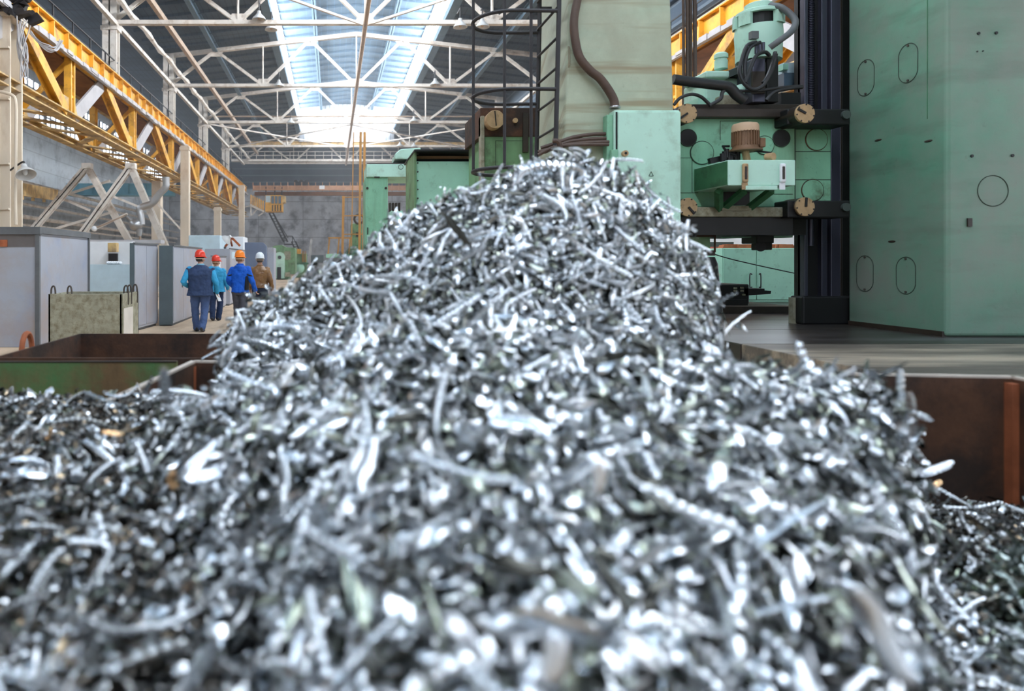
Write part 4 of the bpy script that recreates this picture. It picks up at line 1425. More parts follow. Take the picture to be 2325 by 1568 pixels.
for px, py, r_, dd in ((1593, 347, .125, 0), (1735, 330, .1, 0), (1853, 317, .118, .05), (1844, 432, .118, .05)):
    q = P(px, py, d + dd)
    c_ = MB().cyl((q.x, d + dd - .016, q.z), (q.x, d + dd + .01, q.z), r_, 36).build('round_cover', M['green'], o, bevel=.004)
    MB().ring((q.x, d + dd - .006, q.z), r_ + .004, .005, (0, 1, 0), 36, 6).build('cover_edge', M['groove'] if dd == 0 else M['rust'], c_, smooth=True)
b = MB()
for xa, ya, xb, yb, dd in ((1636, 274, 1700, 275, 0), (1635, 274, 1636, 318, 0), (1543, 317, 1570, 318, 0), (1543, 358, 1573, 359, 0), (1757, 440, 1800, 441, 0), (1543, 437, 1585, 438, 0),
                           (1806, 343, 1886, 344.5, .05), (1806, 407, 1886, 408.5, .05), (1805, 290, 1806.5, 470, 0), (1571, 355, 1572, 438, 0)):
    MB().pbox(xa, ya, xb, yb, d + dd - .003, .006).build('panel_seam', M['groove'], o)
MB().pbox(1640, 432, 1702, 466, d - .006, .02).build('recess', M['black'], o)
MB().pbox(1640, 467, 1706, 478, d - .16, .1).build('recess_sill', M['mossy'], o)

# pump unit carried on the rail
d2 = 6.95
a, c = P(1653, 421, d2), P(1806, 363, d2)
o = thing('coolant_pump_unit', 'mint coolant box with rusty motor on top, bracketed to the cross rail', 'pump unit', (a.x + .35, d2, a.z))
MB().box(a.x, c.x, d2, 7.6, a.z, c.z).build('tank', M['green_pale'], o, bevel=.008)
MB().box(a.x - .004, a.x, d2 + .01, 7.59, a.z + .01, c.z - .01).build('tank_side', M['green_dark'], o)
MB().pbox(1694, 421, 1766, 431, d2 - .02, .03).build('mount_strip', M['green_pale'], o, bevel=.006)
for px in (1690, 1775):
    p0, p1_ = P(px, 378, d2), P(px, 408, d2)
    g = MB().box(p0.x - .03, p0.x + .03, d2 - .03, d2, p1_.z - .03, p0.z + .03).build('sight_gauge', M['disc'] if px < 1700 else M['white'], o, bevel=.02)
    MB().box(p0.x - .014, p0.x + .014, d2 - .036, d2 - .02, p1_.z, p0.z).build('gauge_glass', M['oily'], g, bevel=.008)
    MB().box(p0.x - .028, p0.x + .028, d2 - .012, d2, p1_.z - .1, p1_.z - .03).build('drip_tag', M['disc'] if px < 1700 else M['white'], o)
for xa, ya, xb, yb in ((1632, 433, 1632, 478), (1690, 432, 1640, 474), (1752, 432, 1698, 474)):
    MB().bar(P(xa, ya, 7.2), P(xb, yb, 7.5), .06, .06, (0, 1, 0)).build('bracket', M['green_dark'], o)
mc = P(1692, 343, 7.2)
mt = MB().lathe([(.16, 0), (.16, .015), (.125, .02), (.12, .05), (.115, .06), (.115, .2)], mc, n=28).build('motor_body', M['motor'], o, smooth=True)
b = MB()
for k in range(26):
    an = 2 * math.pi * k / 26
    b.obox(mc + Vector((math.cos(an) * .118, math.sin(an) * .118, .13)), (math.cos(an) * .012, math.sin(an) * .012, 0), (-math.sin(an) * .004, math.cos(an) * .004, 0), (0, 0, .075))
b.build('cooling_fin', M['motor'], mt)
MB().lathe([(.128, .2), (.128, .26), (.115, .285), (.07, .297), (.001, .3)], mc, n=28).build('motor_cap', M['motor_cap'], o, smooth=True)
MB().box(mc.x + .11, mc.x + .17, mc.y - .08, mc.y + .02, mc.z + .03, mc.z + .13).build('terminal_box', M['motor'], o, bevel=.01)
MB().cyl(mc + Vector((.02, 0, -.1)), mc, .035, 12).build('shaft', M['disc'], o)
MB().cyl(P(1740, 357, 7.05), P(1757, 355, 6.98), .04, 14).build('outlet_pipe', M['disc'], o)
b = MB()
for k in range(8):
    q = P(1640 + k * 5, 357 - (k % 3) * 5, 7.25)
    b.cyl(q - Vector((0, 0, .05)), q + Vector((0, 0, .04)), .025, 8)
b.bar(P(1610, 366, 7.3), P(1662, 354, 7.3), .05, .06)
b.tube(smoothcurve([P(1643, 335, 7.3), P(1652, 345, 7.25), P(1672, 352, 7.2)], 4), .012, 6)
b.bar(P(1640, 332, 7.3), P(1656, 332, 7.3), .02, .02)
b.build('valve', M['black'], o)
MB().bar(P(1712, 342, 7.2), P(1752, 347, 7.1), .02, .02).build('valve_handle', M['black'], o)

# ---- spindle drive head on top of the cross rail
d = 7.9
o = thing('drive_motor', 'tall mint drive motor with looped black hoses on top of the cross rail', 'drive motor', P(1723, 240, d))
base = P(1722, 140, d)
R1 = 47 / F * d
zz = lambda py: EYE - (py - VY) / F * d
prof = [(R1 * .98, zz(140) - base.z), (R1 * 1.0, zz(100) - base.z), (R1 * 1.03, zz(82) - base.z), (R1 * 1.0, zz(64) - base.z)]
MB().lathe(prof, base, n=28).build('body', M['green_pale'], o, smooth=True)
ca = MB()
for a0, a1 in ((196, 214), (291, 312), (20, 40), (90, 110), (150, 165)):
    for k in range(3):
        an = math.radians(a0 + (a1 - a0) * k / 2)
        ca.obox((base.x + R1 * .96 * math.cos(an), base.y + R1 * .96 * math.sin(an), (zz(64) + zz(36)) / 2), (.03 * math.cos(an), .03 * math.sin(an), 0), (-.03 * math.sin(an), .03 * math.cos(an), 0), (0, 0, (zz(36) - zz(64)) / 2))
ca.build('window_frame', M['green_pale'], o)
MB().cyl((base.x, base.y, zz(66)), (base.x, base.y, zz(34)), R1 * .78, 24).build('windings', M['black'], o)
MB().lathe([(R1 * 1.0, zz(37) - base.z), (R1 * .98, zz(30) - base.z), (R1 * .8, zz(26) - base.z), (R1 * .62, zz(24) - base.z), (R1 * .6, zz(12) - base.z), (R1 * .5, zz(9) - base.z), (.001, zz(8.5) - base.z)], base, n=28).build('cap', M['green_pale'], o, smooth=True)
b = MB()
pts = smoothcurve([P(1748, 12, 7.75), P(1772, 16, 7.65), P(1796, 34, 7.6), P(1806, 52, 7.55), P(1796, 72, 7.5), P(1770, 92, 7.45), P(1748, 108, 7.5)], 6)
b.tube(pts, .035, 10)
b.build('air_duct', M['cab_edge'], o, smooth=True)
MB().pbox(1707, 70, 1723, 87, 7.62, .06).build('nameplate', M['cab_edge'], o)
MB().pbox(1692, 140, 1768, 165, 7.72, .4).build('gear_neck', M['deck_side'], o, bevel=.02)
MB().pbox(1709, 132, 1738, 232, 7.6, .3).build('slide_body', M['guide'], o, bevel=.01)
MB().pbox(1709, 162, 1737, 212, 7.58, .03).build('slide_recess', M['oily'], o)
MB().pbox(1742, 132, 1768, 232, 7.7, .4).build('rear_body', M['black'], o, bevel=.01)
for k in range(3):
    MB().cyl(P(1717 + k * 8, 122, 7.58), P(1717 + k * 8, 96, 7.58), .017, 10).build('pipe_fitting', M['guide'], o)
hoses = [[(1717, 96), (1696, 104), (1683, 140), (1679, 165), (1690, 190), (1712, 203), (1735, 192), (1752, 160), (1762, 122)],
         [(1726, 96), (1702, 110), (1690, 150), (1694, 190)], [(1747, 126), (1736, 118), (1716, 128), (1702, 160), (1692, 188)],
         [(1760, 118), (1752, 150), (1742, 175), (1733, 188)]]
for h in hoses:
    MB().tube(smoothcurve([P(x, y, 7.5 - .02 * i) for i, (x, y) in enumerate(h)], 6), .02, 8).build('hose', M['cable_black'], o, smooth=True)
# feed box to the left of the motor
d = 7.85
o = thing('feed_gearbox', 'small mint gearbox with capped spindle left of the drive motor', 'gearbox', P(1640, 240, d))
MB().pbox(1603, 160, 1660, 176, d, .5).build('arm', M['green_pale'], o, bevel=.02)
MB().prism([P(1655, 160, d), P(1680, 150, d), P(1680, 165, d), P(1655, 176, d)], (0, .5, 0)).build('arm_slope', M['deck_side'], o)
MB().pbox(1600, 176, 1680, 240, d + .1, .5).build('body', M['green_pale'], o, bevel=.03)
q = P(1637, 157, d + .1)
MB().lathe([(.07, 0), (.07, .1), (.06, .105), (.06, .12), (.074, .125), (.074, .17), (.05, .19), (.001, .195)], q, n=20).build('cap', M['green_pale'], o, smooth=True)
MB().ell(P(1682, 205, d - .05), .07, .07, .07).build('round_knob', M['green_pale'], o, smooth=True)
MB().pbox(1585, 222, 1612, 246, d, .3).build('bracket', M['mint'], o)
MB().pbox(1640, 214, 1712, 242, d - .05, .3).build('block', M['mossy'], o, bevel=.02)
MB().pbox(1778, 145, 1790, 158, d + .3, .1).build('junction_box', M['mint'], o)
MB().pbox(1774, 210, 1818, 242, d, .3).build('dark_gear', M['black'], o)
MB().pbox(1780, 165, 1812, 196, d + .3, .3).build('blue_box', M['glass_dark'], o)
MB().pbox(1780, 142, 1808, 165, d + .35, .3).build('pale_cover', M['blue_pale'], o)
for nm, pts, r_, m, lab in (
        ('cable_chain', [(1528, 180), (1570, 186), (1620, 192), (1655, 198), (1672, 215), (1690, 228)], .055, 'cable_black', 'thick black cable chain sagging left above the cross rail'),
        ('hose', [(1530, 238), (1545, 222), (1570, 214), (1592, 220), (1610, 236)], .018, 'cable_black', 'thin black hose arching above the upper left disc'),
        ('hose', [(1650, 200), (1640, 210), (1635, 225), (1610, 240)], .02, 'cable_black', 'short black hose below the sagging cable chain'),
        ('hose', [(1660, 206), (1720, 206), (1780, 198), (1822, 195)], .016, 'cable_black', 'thin hose running right past the drive motor to the guideway'),
        ('hose', [(1740, 228), (1760, 208), (1800, 200), (1822, 198)], .02, 'cable_black', 'hose curving up to the guideway below the drive motor')):
    tag(MB().tube(smoothcurve([P(x, y, 7.45) for x, y in pts], 6), r_, 10).build(nm, M[m], smooth=True), lab, 'hose')
# hanging cables left of the motor
for i, px in enumerate((1551, 1560, 1568, 1577)):
    tag(MB().tube([P(px, -40, 8.6), P(px + 1, 120, 8.62), P(px + 1, 245, 8.6)], .024 if i % 2 else .018, 8).build('hanging_cable', M['cable'], smooth=True),
        'vertical brown cable hanging between the pale column and the drive motor', 'cable', 'vertical cables by the pale column')

# ---- left column with cabinet, ladder and cables
o = thing('machine_column', 'tall pale grey-green machine column behind the heap, stained by rain streaks', 'machine column', (3.0, 7.0, 0), 'columns of the green machine')
zt = 9.0


def colx(z, lo, hi):
    return lo + (hi - lo) * (1 - min(1, max(0, (z - 2.0) / 2.3)))


MB().prism([(2.30, 7.0, 0), (2.36, 7.0, 2.6), (2.43, 7.0, 4.5), (2.43, 7.0, zt), (3.47, 7.0, zt), (3.47, 7.0, 4.3), (3.52, 7.0, 2.6), (3.52, 7.0, 0)], (0, 1.05, 0)).build('body', M['green_grey'], o, bevel=.03, seg=3)
b = MB()
for px, ya, yb in ((1240, 140, 196), (1285, 104, 165)):
    dd = 2.42 * F / (px - VX)
    qa, qb = EYE - (ya - VY) / F * dd, EYE - (yb - VY) / F * dd
    oval_x(MB(), dd, (qa + qb) / 2, .085, (qa - qb) / 2, 2.425, .012).build('slot_edge', M['mossy'], o, smooth=True)
    MB().obox((2.425, dd + .02, (qa + qb) / 2), (.012, 0, 0), (0, .05, 0), (0, 0, (qa - qb) / 2 - .03)).build('slot', M['oily'], o, bevel=.01)

d = 6.86
o = thing('electrical_cabinet', 'pale mint electrical cabinet mounted on the pale column, half behind the heap', 'cabinet', (3.15, d, 1.0))
MB().box(2.83, 3.49, d, 6.998, 1.0, 3.12).build('body', M['green_pale'], o, bevel=.012)
MB().box(2.86, 3.49, d - .02, d - .001, 1.02, 3.1).build('door', M['green_pale'], o, bevel=.008)
MB().box(2.77, 2.83, d + .03, 6.998, 1.0, 3.08).build('hinge_side', M['green'], o, bevel=.008)
MB().box(2.845, 2.86, d - .006, d, 1.02, 3.1).build('door_gap', M['black'], o)
for z in (2.1, 2.62):
    MB().box(2.79, 2.86, d - .03, d + .02, z, z + .1).build('hinge', M['green'], o, bevel=.008)
q = P(1417, 349, d - .02)
h = MB().cyl((q.x, d - .06, q.z), (q.x, d - .02, q.z), .03, 14).build('door_knob', M['disc'], o)
MB().cyl((q.x, d - .065, q.z), (q.x, d - .058, q.z), .014, 10).build('key_hole', M['black'], h)
b = MB()
tri = [P(1471, 400, d), P(1481, 400, d), P(1476, 390, d)]
for i in range(3):
    a, c = tri[i], tri[(i + 1) % 3]
    b.bar((a.x, d - .023, a.z), (c.x, d - .023, c.z), .004, .004)
b.build('triangle_mark', M['groove'], o)
MB().prism([P(1472, 481, d - .022), P(1484, 481, d - .022), P(1478, 470, d - .022)], (0, -.003, 0)).build('warning_sticker', M['hat_orange'], o)
MB().pbox(1463, 486, 1487, 497, d - .026, .006).build('plate', M['disc'], o)

cpts = [(1345, -330), (1340, -180), (1322, -50), (1309, 10), (1303, 50), (1306, 90), (1316, 130), (1340, 160), (1362, 178), (1382, 205), (1394, 228), (1396, 246)]
o = tag(MB().tube(smoothcurve([P(x, y, 6.92) for x, y in cpts], 6), .042, 12).build('power_cable', M['cable'], smooth=True), 'thick brown cable curving down the pale column into the cabinet', 'cable')
MB().ring(P(1396, 244, 6.92), .045, .012, (0, 0, 1), 18, 6).build('cable_gland', M['alu'], o, smooth=True)
for i, (pts, r_) in enumerate(((((1382, 304), (1345, 305), (1300, 312), (1262, 325), (1228, 336)), .02), (((1382, 314), (1340, 316), (1290, 322), (1250, 338), (1222, 345)), .02),
                               (((1382, 322), (1335, 324), (1295, 328), (1262, 334), (1235, 345)), .022), (((1382, 328), (1330, 328), (1285, 330), (1255, 335), (1222, 352)), .018))):
    tag(MB().tube(smoothcurve([P(x, y, 6.93 - .012 * i + .05 * (k > 3)) for k, (x, y) in enumerate(pts)], 6), r_, 8).build('bundled_cable', M['cable'], smooth=True),
        'brown cable in the bundle wrapping the pale column left of the cabinet', 'cable', 'cables bundled around the pale column')
tag(MB().tube(smoothcurve([P(1255, 320, 6.82), P(1268, 322, 6.8), P(1274, 345, 6.82), P(1280, 390, 6.85)], 6), .024, 8).build('loose_cable', M['cable'], smooth=True),
    'loose brown cable end dropping behind the top of the heap', 'cable')

# ladder with safety cage
LX = 2.27
YN, YFAR = 6.9, 7.55
o = thing('caged_ladder', 'dark steel ladder with round safety cage on the pale column', 'ladder', (LX, 7.2, 2.3))
ZL0, ZL1 = 2.1, 6.6
for y in (YN, YFAR):
    MB().tube([(LX - .03, y, ZL0), (LX + .02, y, 4.2), (LX + .02, y, ZL1)], .024, 8).build('side_rail', M['dark_iron'], o, smooth=True)
z = 2.36
while z < ZL1 - .1:
    MB().tube([(LX, YN, z), (LX, YFAR, z)], .014, 8).build('rung', M['dark_iron'], o, smooth=True)
    z += .3
for z in (2.55, 3.34, 4.13, 4.92, 5.7):
    r_ = .40
    yc = (YN + YFAR) / 2
    pts = [(LX, YN, z)]
    for k in range(19):
        a = math.pi * (-.62 - .76 * k / 18 * 1.0)
        a = -math.pi * .5 - math.pi * k / 18
        pts.append((LX - .42 + .36 * math.cos(a), yc + .34 * math.sin(a), z))
    pts.append((LX, YFAR, z))
    MB().tube(smoothcurve(pts, 3), .02, 8).build('cage_hoop', M['dark_iron'], o, smooth=True)
for a in (-.3, -.6, -1.0):
    x, y = LX - .42 + .36 * math.cos(a * math.pi), (YN + YFAR) / 2 + .34 * math.sin(a * math.pi)
    if a == -.3:
        x, y = LX - .26, YN + .01
    MB().tube([(x, y, 2.55), (x, y, 6.4)], .016, 6).build('cage_strap', M['dark_iron'], o, smooth=True)
for z in (2.5, 4.4, 6.2):
    for y in (YN, YFAR):
        MB().bar((LX, y, z), (2.42, y, z), .03, .02).build('wall_bracket', M['dark_iron'], o)

# ---- green parts left of the column
d = 9.5
a, c = P(1090, 245, d), P(1218, 600, d)
o = thing('machine_upright', 'green upright with rusty head and tan disc behind the caged ladder', 'machine upright', (2.45, d, 0))
MB().box(a.x + .06, c.x, d, d + 1.1, 0, a.z - .38).build('body', M['green_mould'], o, bevel=.015)
MB().box(a.x, c.x, d - .02, d + 1.1, a.z - .4, a.z).build('rusty_head', M['rust'], o, bevel=.01)
MB().box(a.x, a.x + .05, d - .06, d + .1, 0, a.z - .12).build('edge_rail', M['mossy'], o, bevel=.01)
q = P(1123, 272, d - .15)
dk = MB().cyl((q.x, d - .2, q.z), (q.x, d, q.z), .125, 28).build('end_cap', M['disc'], o, bevel=.006)
MB().bar((q.x - .01, d - .205, q.z + .11), (q.x + .01, d - .205, q.z - .09), .012, .01, (0, 1, 0)).build('slot', M['black'], dk)
q = P(1168, 275, d)
MB().cyl((q.x, d - .06, q.z), (q.x, d, q.z), .035, 12).build('bolt', M['disc'], o)
b = MB()
for xa, ya, xb, yb in ((1125, 319, 1190, 320), (1125, 319, 1126, 376), (1125, 375, 1190, 376)):
    MB().pbox(xa, ya, xb, yb, d - .004, .008).build('panel_seam', M['groove'], o)
MB().pbox(1188, 256, 1200, 345, d - .05, .06).build('pipe', M['oily'], o)
d = 11.0
o = thing('machine_housing', 'mint machine housing with black rusted top edge, left of the upright', 'machine housing', (1.85, d, 0))
MB().pbox(944, 366, 1092, 489, d, 1.4).build('panel', M['mint'], o, bevel=.012)
MB().pbox(941, 341, 945.5, 505, d - .04, 1.3).build('edge_post', M['green_mould'], o)
b = MB()
b.pbox(941, 339, 1100, 343, d - .15, 1.6)
b.pbox(945, 343, 1092, 366, d + .3, 1.0)
b.build('top_cover', M['black'], o)
MB().pbox(945, 354, 1092, 360, d + .26, .1).build('rusty_beam', M['orange_beam'], o)
MB().pbox(950, 489, 1085, 494, d, .5).build('lower_rail', M['rust'], o)
MB().box(1.5, 2.3, d + .3, d + 1.2, 0, 2.35).build('pedestal', M['green_mould'], o)
b = MB()
for k in range(7):
    q = P(948.5, 350 + k * 20, d)
    b.cyl((q.x, d - .014, q.z), (q.x, d, q.z), .012, 8)
b.build('rivet', M['oily'], o)
d = 16.0
o = thing('gantry_machine', 'mint gantry machine with square portal and grey-dusted top beam', 'gantry machine', (1.1, d, 0))
MB().pbox(829, 402, 881, 746, d, 1.1).build('column', M['green'], o, bevel=.025)
MB().pbox(832, 372, 1030, 402, d - .05, 1.3).build('beam', M['green_pale'], o, bevel=.02)
a, c = P(832, 372, d), P(1030, 372, d)
MB().prism([(a.x, d - .05, a.z + .003), (c.x, d - .05, c.z + .003), (c.x, d + 1.25, c.z + .12), (a.x + .25, d + 1.25, a.z + .12)], (0, 0, .01)).build('dust_cover', M['cab_head'], o)
MB().prism([P(897, 361, d), P(897, 349, d), P(910, 338, d), P(955, 335, d), P(958, 361, d)], (0, .9, 0)).build('top_cap', M['green_pale'], o, bevel=.02)
q = P(910, 379, d - .05)
MB().ring((q.x, d - .052, q.z), .055, .006, (0, 1, 0), 24, 6).build('round_cover', M['groove'], o, smooth=True)
MB().pbox(833, 533, 872, 640, d - .02, .03).build('hatch', M['mint'], o, bevel=.006)
b = MB()
for px, py in ((834, 427), (876, 427)):
    q = P(px, py, d)
    b.cyl((q.x, d - .012, q.z), (q.x, d, q.z), .03, 12)
b.pbox(834, 516, 836, 532, d - .02, .02)
b.pbox(865, 515, 867, 532, d - .02, .02)
b.pbox(850, 400.5, 862, 403, d - .06, .05)
b.build('bolt', M['oily'], o)
MB().pbox(885, 478, 915, 500, d + 3, .6).build('tool_head', M['mint'], o, bevel=.02)
b = MB()
for k in range(4):
    b.pbox(884 + k * 7, 460, 888 + k * 7, 480, d + 3, .3)
b.pbox(882, 500, 945, 503, d + 3, .3)
b.build('tool_rack', M['oily'], o)
MB().pbox(882, 505, 945, 640, d + 3, .6).build('rear_column', M['green_mould'], o)

# ---- seen through the machine: table, chuck, cabinets
d = 9.4
o = thing('work_table', 'dark oily machine table with stacked chuck block, under the cross rail', 'machine table', (5.2, d, ZP))
MB().pbox(1560, 695, 1810, 742, d, 1.6).build('base', M['oily'], o, bevel=.01)
MB().pbox(1632, 645, 1702, 690, d + .3, .6).build('chuck', M['black'], o, bevel=.02)
MB().prism([P(1690, 655, d + .3), P(1736, 655, d + .3), P(1736, 659, d + .3), P(1751, 660, d + .3), P(1750, 667, d + .3), P(1690, 671, d + .3)], (0, .4, 0)).build('jaw', M['black'], o)
MB().pbox(1640, 680, 1698, 697, d + .2, .8).build('chuck_base', M['black'], o)
for px, py in ((1667, 652), (1682, 651), (1667, 658), (1682, 658), (1664, 667), (1686, 667)):
    MB().pbox(px, py, px + 7, py + 4, d + .285, .02).build('jaw_slot', M['mossy'], o)
d = 12.0
o = thing('tool_cabinet', 'mint double-door steel cabinet standing behind the machine table', 'cabinet', (7.5, d, ZP))
a, c = P(1640, 690, d), P(1806, 563, d)
MB().box(a.x, c.x + .2, d, d + .7, ZP, c.z).build('body', M['mint'], o, bevel=.01)
xm = P(1716, 0, d).x
for xa, xb in ((a.x + .01, xm - .006), (xm + .006, c.x - .03)):
    MB().box(xa, xb, d - .02, d - .002, ZP + .05, c.z - .01).build('door', M['mint'], o, bevel=.004)
for s in (-1, 1):
    x = xm + s * (.14 if s < 0 else .05)
    MB().tube(smoothcurve([(x + .06 * (s < 0), d - .02, 1.37), (x, d - .06, 1.37), (x, d - .06, 1.15), (x + .06 * (s < 0), d - .02, 1.15)], 4), .01, 6).build('handle', M['dark_iron'], o, smooth=True)
tag(MB().box(P(1621, 0, 13).x, P(1650, 0, 13).x, 13, 13.3, ZP, P(0, 560, 13).z).build('red_panel', M['red']), 'faded red panel standing at the left edge of the mint cabinet', 'panel')
b = MB()
for k in range(16):
    q = Vector((P(1655 + k * 10.5, 0, 12.3).x, 12.25 + RND.uniform(0, .2), c.z + .03))
    b.obox(q, (RND.uniform(.06, .14), RND.uniform(-.05, .05), 0), (0, .08, 0), (RND.uniform(-.02, .02), 0, RND.uniform(.02, .05)))
tag(b.build('timber_scraps', M['rust_orange'], loc=(7.5, 12.3, c.z)), 'heap of brown timber scraps on top of the mint cabinet', 'scraps', kind='stuff')
tag(MB().box(P(1610, 0, 17).x, P(1900, 0, 17).x, 17, 17.5, 0, P(0, 528, 17).z).build('pale_partition', M['white']), 'pale partition glimpsed above the mint cabinet', 'partition')
tag(MB().box(P(1610, 0, 15).x, P(1666, 0, 15).x, 15, 15.5, 0, P(0, 549, 15).z).build('dark_crate', M['deck_side']), 'dark green crate seen left above the mint cabinet', 'crate')
o = thing('tool_slide', 'dark tool slide with round gear hanging below the cross rail', 'tool slide', P(1733, 568, 7.9))
MB().pbox(1718, 532, 1758, 552, 7.9, .3).build('block', M['black'], o, bevel=.01)
MB().cyl(P(1727, 560, 7.85), P(1727, 560, 8.1), .055, 18).build('gear', M['black'], o)
MB().pbox(1735, 550, 1754, 567, 7.9, .25).build('tool_holder', M['black'], o, bevel=.01)
MB().pbox(1660, 533, 1800, 539, 8.0, .2).build('slide_bar', M['mint'], o)
o = thing('ram_head', 'green ram head and black hood beside the heap, below the cross rail', 'ram head', P(1600, 690, 7.7))
MB().pbox(1525, 524, 1614, 570, 7.7, .8).build('block', M['green_mould'], o, bevel=.02)
MB().pbox(1572, 533, 1626, 537, 7.6, .6).build('plate', M['rust'], o)
MB().lathe([(.05, 0), (.08, -.08), (.11, -.45), (.13, -.62)], P(1612, 583, 7.75), n=20).build('black_hood', M['black'], o, smooth=True)
MB().pbox(1596, 568, 1624, 580, 7.7, .2).build('clamp', M['oily'], o)
MB().bar(P(1623, 537, 7.7), P(1623, 572, 7.7), .015, .015).build('rod', M['rust'], o)
MB().pbox(1575, 585, 1622, 730, 8.3, .4).build('rear_guard', M['mint'], o)
MB().tube(smoothcurve([P(1600, 568, 7.6), P(1600, 585, 7.55), P(1590, 600, 7.5), P(1574, 610, 7.5)], 5), .02, 8).build('hose', M['cable_black'], o, smooth=True)
tag(MB().tube(smoothcurve([P(1622, 577, 8.8), P(1660, 588, 8.8), P(1720, 602, 8.8), P(1822, 624, 8.8)], 5), .007, 6).build('tension_wire', M['dark_iron'], smooth=True), 'thin dark wire stretched across in front of the mint cabinet', 'wire')
# ------------------------------------------------------------------ swarf: heaps of metal chips
NP = np.random.default_rng(5)


def vnoise(x, y, s, seed):
    """smooth value noise in numpy"""
    x = x * s + seed * 17.3
    y = y * s + seed * 9.1
    xi, yi = np.floor(x).astype(int), np.floor(y).astype(int)
    fx, fy = x - xi, y - yi
    fx, fy = fx * fx * (3 - 2 * fx), fy * fy * (3 - 2 * fy)

    def h(a, b):
        v = np.sin(a * 127.1 + b * 311.7 + seed * 74.7) * 43758.5453
        return v - np.floor(v)
    return (h(xi, yi) * (1 - fx) + h(xi + 1, yi) * fx) * (1 - fy) + (h(xi, yi + 1) * (1 - fx) + h(xi + 1, yi + 1) * fx) * fy - .5


def sstep(a, b, x):
    t = np.clip((x - a) / (b - a), 0, 1)
    return t * t * (3 - 2 * t)


FARX = [-.62, -.52, -.5, -.33, -.117, .16, .31, .585, .84, .926, 1.02, 1.14, 1.29, 1.43, 1.58, 1.68, 1.75, 1.78, 1.82, 1.95]
FARZ = [.7, .97, 1.2, 1.36, 1.47, 1.59, 1.745, 1.87, 1.95, 2.01, 2.045, 2.05, 2.02, 1.91, 1.77, 1.64, 1.5, 1.37, 1.1, .6]
NEARR = [-.36, -.30, -.21, -.1, .03, .126, .223, .35, .48, .61, .739, .78, .805, .825, .87]
NEARZ = [.8, .98, 1.13, 1.19, 1.31, 1.355, 1.38, 1.345, 1.29, 1.25, 1.205, 1.19, 1.17, .85, .5]


def z_far(x, y):
    x0 = x
    x = np.where(y < 3.25, x * 3.25 / np.maximum(y, 1.0), x)     # the heap narrows towards its foot
    zc = np.interp(x, FARX, FARZ)
    zb = .75 + .45 * sstep(-.2, .5, x) * sstep(1.8, 1.3, x)
    front = 1 - np.clip((3.25 - y) / .95, 0, 1) ** 1.5
    back = 1 - np.clip((y - 3.25) / .6, 0, 1) ** 2 * .6
    g = np.where(y < 3.25, front, back)
    z = zb + (np.maximum(zc, zb) - zb) * g
    return np.where((y > 2.3) & (x > -.6) & (x < 2.0), z + .03 * vnoise(x, y, 7, 1), 0)


def z_near(x, y):
    r = x / np.maximum(y, .3)
    zc = np.interp(r, NEARR, NEARZ)
    crest = 2.2 + .12 * vnoise(x, y, 2, 3)
    zf = zc - np.where(y < crest, .20 * (crest - y) + .04 * (crest - y) ** 2, .9 * (y - crest) ** 1.2)
    zf = zf - .35 * np.clip(.95 - y, 0, 1) ** 1.5
    return zf + .05 * vnoise(x, y, 5, 2) + .03 * vnoise(x, y, 11, 4)


def z_left(x, y):
    z = np.interp(y, [.5, 1.2, 2.0, 2.6, 3.0, 3.4, 4.0], [.86, .92, .96, .98, .935, .84, .68])
    z = z + .05 * sstep(-1.0, -2.0, x) * (y < 3.2)
    z = z - .5 * sstep(-.1, .5, x)
    return z + .05 * vnoise(x, y, 4, 5)


def z_right(x, y):
    z = .31 + .36 * sstep(1.7, 2.4, x) * sstep(2.6, 2.1, y) - .2 * sstep(2.6, 3.3, y) * sstep(2.3, 3.0, x) + .16 * np.exp(-((x - 2.35) / .3) ** 2) * sstep(2.4, 3.0, y)
    return np.where(x > .8, z, 0) + .06 * vnoise(x, y, 4, 6)


def zones(x, y):
    Z = np.stack([z_left(x, y), z_near(x, y), z_far(x, y), z_right(x, y)])
    return Z.max(0), Z.argmax(0)


def inside(x, y):
    """within the bins"""
    right = 3.05 + (3.5 - 3.05) * (y - .42) / 3.09 - .05
    back = 4.06 - (x + .825) * (.55 / 4.325) - .05
    ok = (y > .55) & (x > -3.0) & (x < right) & (y < np.where(x < -.85, 4.0, back))
    return ok


SWM = bpy.data.materials.new('steel_swarf')
SWM.use_nodes = True
nt = SWM.node_tree
bs = nt.nodes['Principled BSDF']
at = nt.nodes.new('ShaderNodeAttribute')
at.attribute_name = 'tint'
nt.links.new(at.outputs['Color'], bs.inputs['Base Color'])
bs.inputs['Metallic'].default_value = 1.0
bs.inputs['Roughness'].default_value = .27
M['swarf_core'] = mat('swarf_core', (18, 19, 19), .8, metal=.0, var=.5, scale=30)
TINTS = np.array([(.84, .88, .92), (.66, .69, .72), (.93, .95, .97), (.3, .32, .32), (.68, .73, .62), (.09, .09, .08), (.3, .33, .27)])  # greenish entries put green reflections into the chip colour
TP = np.array([.2, .13, .14, .1, .06, .3, .07])
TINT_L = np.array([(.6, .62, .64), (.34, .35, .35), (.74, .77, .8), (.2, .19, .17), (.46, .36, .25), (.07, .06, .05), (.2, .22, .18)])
TINT_R = np.array([(.4, .45, .43), (.3, .35, .33), (.52, .58, .56), (.3, .34, .26), (.34, .46, .28), (.22, .2, .17), (.38, .42, .4)])


